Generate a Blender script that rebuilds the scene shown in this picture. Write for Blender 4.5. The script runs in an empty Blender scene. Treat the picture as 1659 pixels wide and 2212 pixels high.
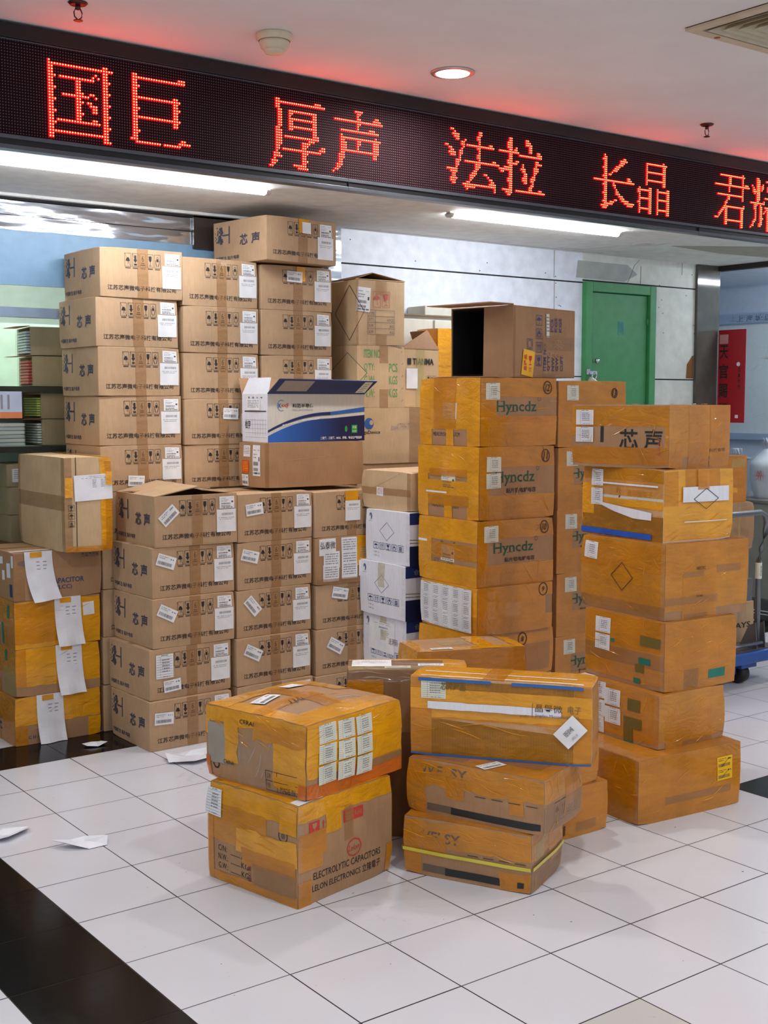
import bpy, bmesh, math, random
from mathutils import Vector, Matrix, noise
PI = math.pi
R = math.radians
T = 0.3                                   # one floor tile, metres; positions below are given in tiles
sc = bpy.context.scene
COL = sc.collection

# ------------------------------------------------------------------ camera, world, exposure
sc.view_settings.view_transform = 'Standard'
sc.view_settings.look = 'None'
sc.view_settings.gamma = 1
sc.view_settings.use_curve_mapping = False
sc.view_settings.exposure = 0.10
cam_d = bpy.data.cameras.new('camera'); cam = bpy.data.objects.new('camera', cam_d); COL.objects.link(cam)
cam.location = (-4.248*T, -14.326*T, 4.7045*T)
cam.rotation_euler = (R(90-5.112), 0, R(-36.736))
cam_d.sensor_fit = 'VERTICAL'; cam_d.sensor_height = 24; cam_d.lens = 2671.5/2212*24
cam_d.clip_start = .05; cam_d.clip_end = 100
sc.camera = cam
W_ = bpy.data.worlds.new('world'); sc.world = W_; W_.use_nodes = True
W_.node_tree.nodes['Background'].inputs[0].default_value = (.80, .90, 1, 1)
W_.node_tree.nodes['Background'].inputs[1].default_value = 0.62
LAMP_DOWN = 13.0      # watts per recessed downlight
TUBE = 66.0           # emission of the tube diffusers
LED_GAIN = 1.0
SHOP = 1.0

# ------------------------------------------------------------------ materials
MATS = {}
def srgb(r, g, b):
    f = lambda c: (c/255/12.92) if c <= 10 else ((c/255+.055)/1.055)**2.4
    return (f(r), f(g), f(b), 1)
class NT:
    def __init__(s, name):
        s.m = bpy.data.materials.new(name); s.m.use_nodes = True
        s.n = s.m.node_tree.nodes; s.l = s.m.node_tree.links; s.p = s.n['Principled BSDF']
    def add(s, t, **k):
        n = s.n.new(t)
        for a, v in k.items(): setattr(n, a, v)
        return n
    def link(s, a, b): s.l.new(a, b)
    def coords(s, scale=(1, 1, 1), kind='Object'):
        c = s.add('ShaderNodeTexCoord'); m = s.add('ShaderNodeMapping'); m.inputs['Scale'].default_value = scale
        s.link(c.outputs[kind], m.inputs[0]); return m.outputs[0]
    def noise(s, vec, scale, detail=3, rough=.5):
        n = s.add('ShaderNodeTexNoise'); n.inputs['Scale'].default_value = scale
        n.inputs['Detail'].default_value = detail; n.inputs['Roughness'].default_value = rough
        s.link(vec, n.inputs['Vector']); return n.outputs['Fac']
    def ramp(s, fac, stops):
        r = s.add('ShaderNodeValToRGB'); e = r.color_ramp.elements
        while len(e) < len(stops): e.new(.5)
        for i, (p, c) in enumerate(stops): e[i].position = p; e[i].color = c
        s.link(fac, r.inputs[0]); return r.outputs[0]
    def mix(s, fac, a, b, blend='MIX'):
        m = s.add('ShaderNodeMix', data_type='RGBA', blend_type=blend)
        for sock, v in ((m.inputs[0], fac), (m.inputs[6], a), (m.inputs[7], b)):
            if isinstance(v, (int, float, tuple)): sock.default_value = v
            else: s.link(v, sock)
        return m.outputs[2]
    def math(s, op, a, b=0):
        m = s.add('ShaderNodeMath', operation=op)
        for sock, v in ((m.inputs[0], a), (m.inputs[1], b)):
            if isinstance(v, (int, float)): sock.default_value = v
            else: s.link(v, sock)
        return m.outputs[0]
    def bump(s, h, strength=.3, dist=.002):
        b = s.add('ShaderNodeBump'); b.inputs['Strength'].default_value = strength; b.inputs['Distance'].default_value = dist
        s.link(h, b.inputs['Height']); s.link(b.outputs[0], s.p.inputs['Normal'])
    def set(s, **k):
        for a, v in k.items():
            i = s.p.inputs[a.replace('_', ' ')]
            if isinstance(v, (int, float, tuple)): i.default_value = v
            else: s.link(v, i)
        return s.m
def flat(name, c, rough=.6, metal=0, **k):
    n = NT(name); v = n.coords(); f = n.noise(v, 14, 4)
    a = tuple(x*.9 for x in c[:3])+(1,); b = tuple(min(1, x*1.07) for x in c[:3])+(1,)
    n.set(Base_Color=n.ramp(f, [(.3, a), (.7, b)]), Roughness=rough, Metallic=metal, **k)
    MATS[name] = n.m; return n.m
def emit(name, c, s):
    n = NT(name); n.set(Base_Color=(0, 0, 0, 1), Emission_Color=c, Emission_Strength=s); MATS[name] = n.m; return n.m
def cardboard(name, c, rough=.72, mott=.10):
    n = NT(name); v = n.coords(); f = n.noise(v, 9, 5, .6)
    fib = n.noise(n.coords((1, 1, .06)), 260, 2)
    lo = tuple(x*(1-mott) for x in c[:3])+(1,); hi = tuple(min(1, x*(1+mott)) for x in c[:3])+(1,)
    col = n.ramp(f, [(.3, lo), (.7, hi)])
    col = n.mix(.10, col, n.ramp(fib, [(.35, (.2, .2, .2, 1)), (.65, (1, 1, 1, 1))]), 'MULTIPLY')
    n.bump(fib, .12, .001); n.set(Base_Color=col, Roughness=rough, Specular_IOR_Level=.25)
    MATS[name] = n.m; return n.m
def tape(name, c, alpha, rough=.20, streak=1.0):
    n = NT(name); w = n.noise(n.coords(), 6, 5, .6); s1 = n.noise(n.coords((.5, .5, 1.7)), 26, 5, .7)
    lo = tuple(x*.86 for x in c[:3])+(1,); hi = tuple(min(1, x*1.12) for x in c[:3])+(1,)
    col = n.ramp(w, [(.34, lo), (.66, hi)])
    al = n.math('ADD', n.math('MULTIPLY', n.math('SUBTRACT', s1, .5), .45*streak), alpha)
    nz = n.add('ShaderNodeTexNoise'); nz.inputs['Scale'].default_value = 9; nz.inputs['Detail'].default_value = 4; nz.inputs['Distortion'].default_value = 1.6
    n.link(n.coords((1, 1, 1.6)), nz.inputs['Vector'])
    cr = n.math('POWER', n.math('ABSOLUTE', n.math('SUBTRACT', nz.outputs['Fac'], .5)), .6)
    n.bump(n.math('ADD', n.math('MULTIPLY', cr, 1.0), n.math('MULTIPLY', s1, .3)), .32, .014)
    n.set(Base_Color=col, Roughness=rough, Alpha=al, Coat_Weight=.6, Coat_Roughness=.07, Specular_IOR_Level=.5)
    MATS[name] = n.m; return n.m
KRAFT = cardboard('kraft carton', srgb(188, 155, 121))
KRAFT2 = cardboard('brown board', srgb(172, 133, 98))
KRAFT3 = cardboard('light board', srgb(203, 172, 134))
BOARDIN = cardboard('board inside', srgb(165, 128, 98))
KDARK = cardboard('dark board', srgb(138, 100, 66))
SHOPBOX = cardboard('shop board', srgb(168, 150, 118))
WHITEB = cardboard('white board', srgb(232, 232, 240), .45, .03)
CREAMB = cardboard('cream board', srgb(216, 211, 200), .45, .03)
AMBER = tape('amber tape', srgb(236, 162, 10), .88)
AMBER2 = tape('amber tape thin', srgb(222, 144, 14), .68)
AMBER3 = tape('amber tape worn', srgb(214, 136, 16), .70, .28)
AMBER4 = tape('amber film single layer', srgb(222, 146, 16), .46, .5)
ORANGE = tape('orange tape', srgb(222, 112, 34), .86)
CLEARB = tape('brown clear tape', srgb(176, 128, 78), .45, .25)
CLEAR = tape('clear wrap', srgb(200, 196, 190), .10, .10)
PALE = tape('pale yellow tape', srgb(205, 192, 120), .36)
INK = flat('black ink', srgb(38, 34, 34), .6)
INKG = flat('grey ink', srgb(105, 90, 76), .6)
BLUEG = flat('blue grey ink', srgb(64, 66, 84), .6)
GREENI = flat('green ink', srgb(36, 84, 62), .6)
GREENL = flat('pale green ink', srgb(96, 158, 92), .6)
REDI = flat('red ink', srgb(196, 58, 44), .6)
PINKI = flat('faded red ink', srgb(190, 84, 76), .6)
BLUEI = flat('blue ink', srgb(48, 62, 112), .6)
PURP = flat('purple ink', srgb(104, 28, 62), .6)
GREYL = flat('label print', srgb(138, 138, 146), .7)
DARKL = flat('label dark print', srgb(70, 70, 76), .7)
PAPER = flat('label paper', srgb(236, 236, 238), .5)
PAPERY = flat('label paper warm', srgb(226, 226, 208), .5)
SHEET = flat('sheet paper', srgb(232, 232, 238), .6)
GREYCARD = flat('grey card', srgb(160, 150, 136), .6)
NAVY = flat('navy print', srgb(34, 52, 104), .35)
NAVYD = flat('deep navy print', srgb(26, 34, 72), .35)
COBALT = flat('cobalt print', srgb(28, 88, 196), .35)
MIDBLUE = flat('mid blue print', srgb(50, 100, 170), .35)
TEAL = flat('teal tape', srgb(20, 118, 100), .4)
OLIVE = flat('olive print', srgb(112, 96, 34), .5)
OLIVED = flat('dark olive print', srgb(50, 52, 22), .5)
YSTRAP = flat('yellow strap', srgb(212, 200, 70), .35)
YSTK = flat('yellow sticker', srgb(250, 190, 20), .4)
REDS = flat('red sticker', srgb(214, 46, 24), .4)
ORS = flat('orange sticker', srgb(226, 84, 24), .4)
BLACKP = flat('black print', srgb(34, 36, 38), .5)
GREENF = flat('bright green print', srgb(40, 160, 60), .5)
AMBERG = tape('amber tape ridge', srgb(226, 152, 20), .66, .10)
CLEARG = tape('clear wrap ridge', srgb(214, 206, 196), .35, .08)
# ------------------------------------------------------------------ object helpers
def link(o, parent=None):
    COL.objects.link(o)
    if parent: o.parent = parent
    return o
def tag(o, label, cat=None, group=None):
    if label: o['label'] = label
    if cat: o['category'] = cat
    if group: o['group'] = group
    return o
class MB:
    def __init__(s): s.v = []; s.f = []; s.mi = []; s.mats = []
    def mat(s, m):
        if m not in s.mats: s.mats.append(m)
        return s.mats.index(m)
    def poly(s, pts, m):
        k = len(s.v); s.v += [tuple(p) for p in pts]; s.f.append(tuple(range(k, k+len(pts)))); s.mi.append(s.mat(m))
    def raw(s, vs, fs, m):
        k = len(s.v); s.v += [tuple(p) for p in vs]; i = s.mat(m)
        for f in fs: s.f.append(tuple(k+a for a in f)); s.mi.append(i)
    def box(s, a, b, m):
        x0, y0, z0 = a; x1, y1, z1 = b
        vs = [(x0, y0, z0), (x1, y0, z0), (x1, y1, z0), (x0, y1, z0), (x0, y0, z1), (x1, y0, z1), (x1, y1, z1), (x0, y1, z1)]
        s.raw(vs, [(0, 3, 2, 1), (4, 5, 6, 7), (0, 1, 5, 4), (1, 2, 6, 5), (2, 3, 7, 6), (3, 0, 4, 7)], m)
    def slab(s, q, t, m):                                   # a sheet with thickness t from four corners
        q = [Vector(p) for p in q]; n = (q[1]-q[0]).cross(q[3]-q[0]).normalized()*t
        s.raw(q+[p+n for p in q], [(0, 3, 2, 1), (4, 5, 6, 7), (0, 1, 5, 4), (1, 2, 6, 5), (2, 3, 7, 6), (3, 0, 4, 7)], m)
    def tube(s, pts, r, m, n=12, cap=True):
        pts = [Vector(p) for p in pts]; vs = []; up = Vector((0, 0, 1)); rad = r if isinstance(r, (list, tuple)) else [r]*len(pts)
        for i, p in enumerate(pts):
            d = (pts[min(i+1, len(pts)-1)]-pts[max(i-1, 0)]).normalized()
            a = d.cross(up if abs(d.z) < .95 else Vector((1, 0, 0))).normalized(); b = d.cross(a)
            vs += [p+(a*math.cos(2*PI*k/n)+b*math.sin(2*PI*k/n))*rad[i] for k in range(n)]
        fs = [(i*n+k, i*n+(k+1) % n, (i+1)*n+(k+1) % n, (i+1)*n+k) for i in range(len(pts)-1) for k in range(n)]
        if cap: fs += [tuple(reversed(range(n))), tuple(range((len(pts)-1)*n, len(pts)*n))]
        s.raw(vs, fs, m)
    def lathe(s, c, prof, m, n=24, axis='Z'):
        vs = []; c = Vector(c)
        for (r, h) in prof:
            for k in range(n):
                x, y = r*math.cos(2*PI*k/n), r*math.sin(2*PI*k/n)
                vs.append(c+(Vector((x, y, h)) if axis == 'Z' else Vector((x, h, y)) if axis == 'Y' else Vector((h, x, y))))
        fs = [(i*n+k, i*n+(k+1) % n, (i+1)*n+(k+1) % n, (i+1)*n+k) for i in range(len(prof)-1) for k in range(n)]
        fs += [tuple(reversed(range(n))), tuple(range((len(prof)-1)*n, len(prof)*n))]
        s.raw(vs, fs, m)
    def build(s, name, parent=None, smooth=False, bevel=0):
        me = bpy.data.meshes.new(name); me.from_pydata(s.v, [], s.f)
        for m in s.mats: me.materials.append(m)
        me.polygons.foreach_set('material_index', s.mi)
        if smooth: me.polygons.foreach_set('use_smooth', [True]*len(s.f))
        me.update(); o = link(bpy.data.objects.new(name, me), parent)
        if bevel:
            b = o.modifiers.new('bevel', 'BEVEL'); b.width = bevel; b.segments = 2; b.limit_method = 'ANGLE'; b.angle_limit = R(50)
        return o
def struct(name, mb, **k):
    o = mb.build(name, **k); o['kind'] = 'structure'; return o
def empty(name, loc, rz=0, parent=None):
    o = bpy.data.objects.new(name, None); o.empty_display_size = .05; o.location = loc; o.rotation_euler = (0, 0, rz); return link(o, parent)
# text as polygons, cached: returns verts normalised to a unit-high, unit-wide block
TXT = {}
def text_geo(s, bold=0.0):
    k = (s, bold)
    if k in TXT: return TXT[k]
    cu = bpy.data.curves.new('t', 'FONT'); cu.body = s; cu.size = 1; cu.resolution_u = 2; cu.offset = bold; cu.fill_mode = 'FRONT'
    o = bpy.data.objects.new('t', cu); COL.objects.link(o)
    bpy.context.view_layer.update()
    e = o.evaluated_get(bpy.context.evaluated_depsgraph_get()); me = e.to_mesh()
    vs = [tuple(v.co) for v in me.vertices]; fs = [tuple(p.vertices) for p in me.polygons]
    e.to_mesh_clear(); bpy.data.objects.remove(o); bpy.data.curves.remove(cu)
    if not vs: TXT[k] = ([], [], 1); return TXT[k]
    x0 = min(v[0] for v in vs); x1 = max(v[0] for v in vs); y0 = min(v[1] for v in vs); y1 = max(v[1] for v in vs)
    w = max(x1-x0, 1e-6); h = max(y1-y0, 1e-6)
    TXT[k] = ([((v[0]-x0)/w-.5, (v[1]-y0)/h-.5) for v in vs], fs, w/h); return TXT[k]
# ------------------------------------------------------------------ the carton class
class Box:
    """a carton: F front (local -y), S left side (local -x), T top; a runs left to right, b runs up, both 0..1 or metres"""
    def __init__(s, name, label, q, mat=None, group=None, cat='box', bulge=.0015, dent=0, seed=0, open_=None, inner=None, zb=0, body='body', tilt=0):
        x, y, z, yaw, L, W, H = q
        s.L, s.W, s.H = L*T, W*T, H*T
        s.rnd = random.Random(seed*7919+len(label)); r = s.rnd
        s.B = bulge; s.zb = zb; s.layer = {}
        s.dents = []
        for cx in (0, 1):
            for cy in (0, 1):
                for cz in (0, 1):
                    if dent and r.random() < .8:
                        d = Vector((.5-cx, .5-cy, .5-cz))*dent*r.uniform(.4, 1.6)
                        s.dents.append((Vector((cx*s.L, cy*s.W, cz*s.H)), d, r.uniform(.025, .05)))
        s.warp = dent*.25; s.off = Vector((r.random()*50, r.random()*50, r.random()*50))
        yr = R(yaw); c = Vector((s.L/2, s.W/2, 0)); rot = Matrix.Rotation(yr, 3, 'Z')
        s.c = c
        s.o = empty(name, Vector((x*T, y*T, z*T))+rot@c, yr)
        tag(s.o, label, cat, group)
        s.parts = {}; s.mat = mat or KRAFT
        if open_: s.open_body(open_, inner or BOARDIN, body)
        else: s.closed_body(body)
    def D(s, p):
        L, W, H = s.L, s.W, s.H; p = Vector(p); d = Vector((0, 0, 0))
        sx, sy, sz = (math.sin(PI*min(1, max(0, t))) for t in (p.x/L, p.y/W, p.z/H))
        d.x += s.B*sy*sz*(2*p.x/L-1); d.y += s.B*sx*sz*(2*p.y/W-1)
        if p.z > H*.5: d.z += s.zb*sx*sy
        for c, v, rad in s.dents: d += v*math.exp(-(p-c).length_squared/(rad*rad))
        if s.warp:
            k = noise.noise_vector((p+s.off)*9)
            d += Vector((k.x*s.warp*min(1, sy+.3), k.y*s.warp*min(1, sx+.3), k.z*s.warp*.3))
        return d
    def loc(s, p): p = Vector(p); return p+s.D(p)-s.c
    def pt(s, face, a, b, off=0):
        L, W, H = s.L, s.W, s.H
        if face == 'F': p = Vector((a, 0, b)); n = Vector((0, -1, 0))
        elif face == 'S': p = Vector((0, W-a, b)); n = Vector((-1, 0, 0))
        elif face == 'T': p = Vector((a, b, H)); n = Vector((0, 0, 1))
        elif face == 'R': p = Vector((L, a, b)); n = Vector((1, 0, 0))
        elif face == 'K': p = Vector((L-a, W, b)); n = Vector((0, 1, 0))
        return s.loc(p)+n*off
    def dim(s, face): return {'F': (s.L, s.H), 'S': (s.W, s.H), 'T': (s.L, s.W), 'R': (s.W, s.H), 'K': (s.L, s.H)}[face]
    def part(s, name, face=None, **k):
        if face: name = name+'|'+face
        if name not in s.parts: s.parts[name] = (MB(), k)
        return s.parts[name][0]
    def closed_body(s, name):
        bm = bmesh.new(); bmesh.ops.create_cube(bm, size=1)
        for v in bm.verts: v.co = Vector(((v.co.x+.5)*s.L, (v.co.y+.5)*s.W, (v.co.z+.5)*s.H))
        def cut(axis, length):
            n = max(2, int(length/.03)); no = Vector((0, 0, 0)); no[axis] = 1
            for i in range(1, n):
                co = Vector((0, 0, 0)); co[axis] = length*i/n
                bmesh.ops.bisect_plane(bm, geom=bm.verts[:]+bm.edges[:]+bm.faces[:], plane_co=co, plane_no=no)
        cut(0, s.L); cut(1, s.W); cut(2, s.H)
        ed = [e for e in bm.edges if len(e.link_faces) == 2 and abs(e.link_faces[0].normal.dot(e.link_faces[1].normal)) < .5]
        bm.normal_update()
        ed = [e for e in bm.edges if len(e.link_faces) == 2 and abs(e.link_faces[0].normal.dot(e.link_faces[1].normal)) < .5]
        bmesh.ops.bevel(bm, geom=ed, offset=.0026 if s.mat is KRAFT else .0014, segments=2, affect='EDGES', profile=.5)
        for v in bm.verts: v.co = s.loc(v.co)
        me = bpy.data.meshes.new(name); bm.to_mesh(me); bm.free(); me.materials.append(s.mat)
        s.body = link(bpy.data.objects.new(name, me), s.o)
    def open_body(s, face, inner, name):
        L, W, H = s.L, s.W, s.H; t = .005; mb = MB()
        P = {'bottom': ((0, 0, 0), (L, W, t)), 'T': ((0, 0, H-t), (L, W, H)), 'F': ((0, 0, t), (L, t, H-t)), 'K': ((0, W-t, t), (L, W, H-t)),
             'S': ((0, t, t), (t, W-t, H-t)), 'R': ((L-t, t, t), (L, W-t, H-t))}
        if face == 'T': P = {k: (a, (b[0], b[1], H if k != 'bottom' else t)) for k, (a, b) in P.items() if k != 'T'}
        for k, (a, b) in P.items():
            if k == face: continue
            g = MB(); g.box(a, b, s.mat)
            # subdivide the two large sides so dents show
            mb.raw([s.loc(v) for v in g.v], g.f, s.mat)
        s.body = mb.build(name, s.o, bevel=.0012)
    def ly(s, face, k=0):
        s.layer[face] = s.layer.get(face, 0)+1
        return .0006+.00035*s.layer[face]
    def strip(s, face, a0, b0, a1, b1, mat=None, name='packing_tape', jag=.0, off=None):
        mat = mat or AMBER; w, h = s.dim(face); a0 *= w; a1 *= w; b0 *= h; b1 *= h
        off = s.ly(face) if off is None else off
        if name not in ('packing_tape', 'printed_marking', 'yellow_strap'): s.cnt = getattr(s, 'cnt', 0)+1; face_ = face+str(s.cnt)
        else: face_ = face if name != 'yellow_strap' else None
        mb = s.part(name, face_); na = max(1, int(abs(a1-a0)/.025)); nb = max(1, int(abs(b1-b0)/.025)); r = s.rnd
        ja = [[r.uniform(-1, 1)*jag for _ in range(nb+1)] for _ in range(2)]; jb = [[r.uniform(-1, 1)*jag for _ in range(na+1)] for _ in range(2)]
        vs = []
        for j in range(nb+1):
            for i in range(na+1):
                a = a0+(a1-a0)*i/na; b = b0+(b1-b0)*j/nb
                if i == 0: a += ja[0][j]
                if i == na: a += ja[1][j]
                if j == 0: b += jb[0][i]
                if j == nb: b += jb[1][i]
                vs.append(s.pt(face, min(w, max(0, a)), min(h, max(0, b)), off))
        fs = [(j*(na+1)+i, j*(na+1)+i+1, (j+1)*(na+1)+i+1, (j+1)*(na+1)+i) for j in range(nb) for i in range(na)]
        mb.raw(vs, fs, mat)
    def rect(s, face, pts, mat, off, name='printed_marking'):       # convex polygon, metres
        s.part(name, face).poly([s.pt(face, a, b, off) for a, b in pts], mat)
    def fr(s, face, a, b): w, h = s.dim(face); return a*w, b*h
    def text(s, face, txt, a0, b0, a1, b1, mat=None, bold=.012, name='printed_marking', off=None, rot=0, keep=False, slant=0):
        w, h = s.dim(face); vs, fs, asp = text_geo(txt, bold); mat = mat or INK
        off = .0009 if off is None else off
        ca, cb = (a0+a1)/2*w, (b0+b1)/2*h; tw, th = (a1-a0)*w, (b1-b0)*h
        if rot in (90, -90): tw, th = th, tw
        c, d = math.cos(R(rot)), math.sin(R(rot)); out = []
        for x, y in vs:
            px, py = x*tw+slant*y*th, y*th
            out.append(s.pt(face, ca+px*c-py*d, cb+px*d+py*c, off))
        s.part(name, face).raw(out, fs, mat)
    def seg(s, face, p, q, wd, mat, off, name='printed_marking'):   # metres
        p = Vector(p); q = Vector(q); d = (q-p); n = Vector((-d.y, d.x)).normalized()*wd/2
        k = max(1, int(d.length/.05))
        for i in range(k):
            u, v = p+d*(i/k), p+d*((i+1)/k)
            s.rect(face, [u-n, v-n, v+n, u+n], mat, off, name)
    def frame(s, face, a0, b0, a1, b1, wd, mat, off, name='printed_marking'):
        for p, q in (((a0, b0), (a1, b0)), ((a1, b0), (a1, b1)), ((a1, b1), (a0, b1)), ((a0, b1), (a0, b0))): s.seg(face, p, q, wd, mat, off, name)
    def disc(s, face, c, r, mat, off, name='printed_marking', a0=0, a1=360, ry=None, n=18):
        pts = [(c[0]+r*math.cos(R(a0+(a1-a0)*i/n)), c[1]+(ry or r)*math.sin(R(a0+(a1-a0)*i/n))) for i in range(n + (0 if a1-a0 == 360 else 1))]
        s.rect(face, pts, mat, off, name)
    def ring(s, face, c, r, wd, mat, off, name='printed_marking', a0=0, a1=360, ry=None, n=20):
        ry = ry or r; P = [(c[0]+r*math.cos(R(a0+(a1-a0)*i/n)), c[1]+ry*math.sin(R(a0+(a1-a0)*i/n))) for i in range(n+1)]
        for i in range(n): s.seg(face, P[i], P[i+1], wd, mat, off, name)
    def diamond(s, face, ca, cb, ra, rb, wd=.0022, mat=None, off=.0007, name='printed_marking'):
        ca, cb = s.fr(face, ca, cb); P = [(ca-ra, cb), (ca, cb-rb), (ca+ra, cb), (ca, cb+rb)]
        for i in range(4): s.seg(face, P[i], P[(i+1) % 4], wd, mat or INK, off, name)
    def icon(s, face, kind, ca, cb, w, h, mat, off, fr=True, name='printed_marking'):     # metres, centre
        t = w*.055; S_ = lambda p, q, k=1: s.seg(face, (ca+p[0]*w, cb+p[1]*h), (ca+q[0]*w, cb+q[1]*h), t*k, mat, off, name)
        Pl = lambda pts: s.rect(face, [(ca+a*w, cb+b*h) for a, b in pts], mat, off, name)
        if fr: s.frame(face, ca-w/2, cb-h/2, ca+w/2, cb+h/2, t, mat, off, name)
        if kind == 'umbrella':
            Pl([(-.38, 0), (-.3, .14), (-.12, .26), (.12, .26), (.3, .14), (.38, 0)]); S_((0, .26), (0, .36)); S_((0, 0), (0, -.36)); S_((0, -.36), (.16, -.3))
        elif kind == 'umbrella_x':
            Pl([(-.36, -.1), (-.26, .08), (-.08, .18), (.14, .18), (.28, .06), (.36, -.1)]); S_((.02, -.1), (.02, -.32)); S_((-.5, .5), (.5, -.5), .8)
        elif kind == 'down':
            Pl([(-.16, .36), (.16, .36), (.16, .02), (-.16, .02)]); Pl([(-.34, .04), (.34, .04), (0, -.22)]); Pl([(-.22, -.26), (.22, -.26), (.22, -.4), (-.22, -.4)]); S_((-.5, .5), (-.1, .1), .8)
        elif kind == 'six':
            s.text(face, '6', 0, 0, 0, 0, mat, off=off, name=name) if False else None
            vs, fs, _ = text_geo('6', .02); s.part(name, face).raw([s.pt(face, ca+x*w*.42, cb+(.14+y*.46)*h, off) for x, y in vs], fs, mat)
            Pl([(-.3, -.16), (.3, -.16), (.3, -.24), (-.3, -.24)]); Pl([(-.36, -.29), (.36, -.29), (.36, -.4), (-.36, -.4)])
        elif kind == 'glass':
            Pl([(-.26, .36), (.26, .36), (.22, .05), (.08, -.06), (-.08, -.06), (-.22, .05)]); S_((0, -.05), (0, -.34), 1.3); S_((-.24, -.36), (.24, -.36), 1.4)
        elif kind == 'hands':
            S_((-.34, .1), (-.26, -.18), 1.6); S_((.34, .1), (.26, -.18), 1.6); S_((-.26, -.18), (-.1, -.38), 1.8); S_((.26, -.18), (.1, -.38), 1.8)
            s.disc(face, (ca, cb+.08*h), w*.2, mat, off, name, ry=h*.13, n=8); S_((0, .36), (-.24, .16)); S_((0, .36), (.24, .16))
        elif kind == 'up':
            for dx in (-.18, .18): Pl([(dx-.13, .12), (dx+.13, .12), (dx, .38)]); S_((dx, .14), (dx, -.34), 1.6)
        elif kind == 'stack':
            for k in range(3): Pl([(-.28, -.36+k*.24), (.28, -.36+k*.24), (.28, -.2+k*.24), (-.28, -.2+k*.24)])
    def icons(s, face, kinds, a0, a1, cb, h, mat=None, fr=True, cap=False, name='printed_marking'):
        w_, h_ = s.dim(face); n = len(kinds); step = (a1-a0)*w_/n; off = .0007
        for i, k in enumerate(kinds):
            ca = a0*w_+step*(i+.5); s.icon(face, k, ca, cb*h_, step*.80, h*h_, mat or INK, off, fr, name)
            if cap:
                for j in range(4): s.rect(face, [(ca-step*.32+j*step*.17, cb*h_-h*h_*.5-.008), (ca-step*.19+j*step*.17, cb*h_-h*h_*.5-.008), (ca-step*.19+j*step*.17, cb*h_-h*h_*.5-.0035), (ca-step*.32+j*step*.17, cb*h_-h*h_*.5-.0035)], mat or INK, off, name)
    def sticker(s, face, ca, cb, w, h, kind='plain', rot=0, paper=None, name='label', ink=None, off=None, lab=None):
        """paper label centred at fractions ca, cb; w, h in metres"""
        fw, fh = s.dim(face); ca *= fw; cb *= fh; c, d = math.cos(R(rot)), math.sin(R(rot)); off = s.ly(face)+.0004 if off is None else off
        nm = name
        while nm in s.parts: nm = nm+' '
        mb = s.part(nm, lab=lab) if True else None; ink = ink or GREYL; paper = paper or PAPER
        M = lambda x, y, o: s.pt(face, ca+x*c-y*d, cb+x*d+y*c, off+o)
        n = 4; g = [M((i/n-.5)*w, (j/n-.5)*h, 0) for j in range(n+1) for i in range(n+1)]
        mb.raw(g, [(j*(n+1)+i, j*(n+1)+i+1, (j+1)*(n+1)+i+1, (j+1)*(n+1)+i) for j in range(n) for i in range(n)], paper)
        def rc(x0, y0, x1, y1, m=ink): mb.poly([M(x0*w, y0*h, .0003), M(x1*w, y0*h, .0003), M(x1*w, y1*h, .0003), M(x0*w, y1*h, .0003)], m)
        r = s.rnd
        def line(y, x0, x1, t=.035, m=ink, gap=.3):
            x = x0
            while x < x1:
                l = r.uniform(.03, .10); rc(x, y, min(x1, x+l), y+t, m); x += l+.015+(.04 if r.random() < gap else 0)
        def bars(x0, x1, y0, y1, m=DARKL):
            x = x0
            while x < x1: l = r.uniform(.008, .025); rc(x, y0, x+l, y1, m); x += l+r.uniform(.01, .025)
        if kind == 'code': line(.32, -.38, -.05); line(.32, .2, .4); line(.18, -.38, .1, .04); line(.08, -.38, .0, .04); bars(-.38, .22, -.16, -.04); bars(-.38, .2, -.34, -.24); line(-.44, -.38, .42, .06, DARKL); rc(.3, -.02, .42, .12, DARKL)
        elif kind == 'ship': bars(-.25, .35, .24, .34, ink); line(.12, -.4, .4, .02); line(.05, -.35, .3, .02)
        elif kind == 'bar': line(.3, -.42, .1, .05); line(.16, -.42, -.05, .05); bars(-.42, .35, -.34, -.08); line(.2, .2, .42, .12, ink)
        elif kind == 'form':
            for k in range(9): rc(-.46, .40-k*.105, .46, .408-k*.105+.004)
            rc(-.25, -.46, -.24, .4)
            for k in range(5): line(.25-k*.12, -.15, .28, .05, ink, .1)
            line(.44, -.2, .2, .04); line(-.45, -.1, .3, .04)
        elif kind == 'list':
            line(.43, -.1, .3, .012, ink); line(.36, -.3, .35, .015)
            for k in range(6): line(.28-k*.055, -.02, .08, .018); line(.28-k*.055, .2, .3, .018)
        elif kind == 'lines':
            for k in range(5): line(.32-k*.14, -.4, .4, .06, ink)
        elif kind == 'caution':
            for k in range(6): line(.34-k*.13, -.38, .38, .05, ink)
        return nm
    def tape_wrap(s, mat=None, faces='FST', rows=4, cols=0, jag=.002, over=.0, b0=0, b1=1):
        mat = mat or AMBER
        for fc in faces:
            for i in range(rows):
                st = (b1-b0)/rows; lo = b0+st*i-over*st; hi = b0+st*(i+1)+over*st
                s.strip(fc, 0, max(0, lo), 1, min(1, hi), mat, jag=jag)
            for i in range(cols):
                c = s.rnd.uniform(.15, .8); s.strip(fc, c, 0, c+.14, 1, mat, jag=jag)
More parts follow.
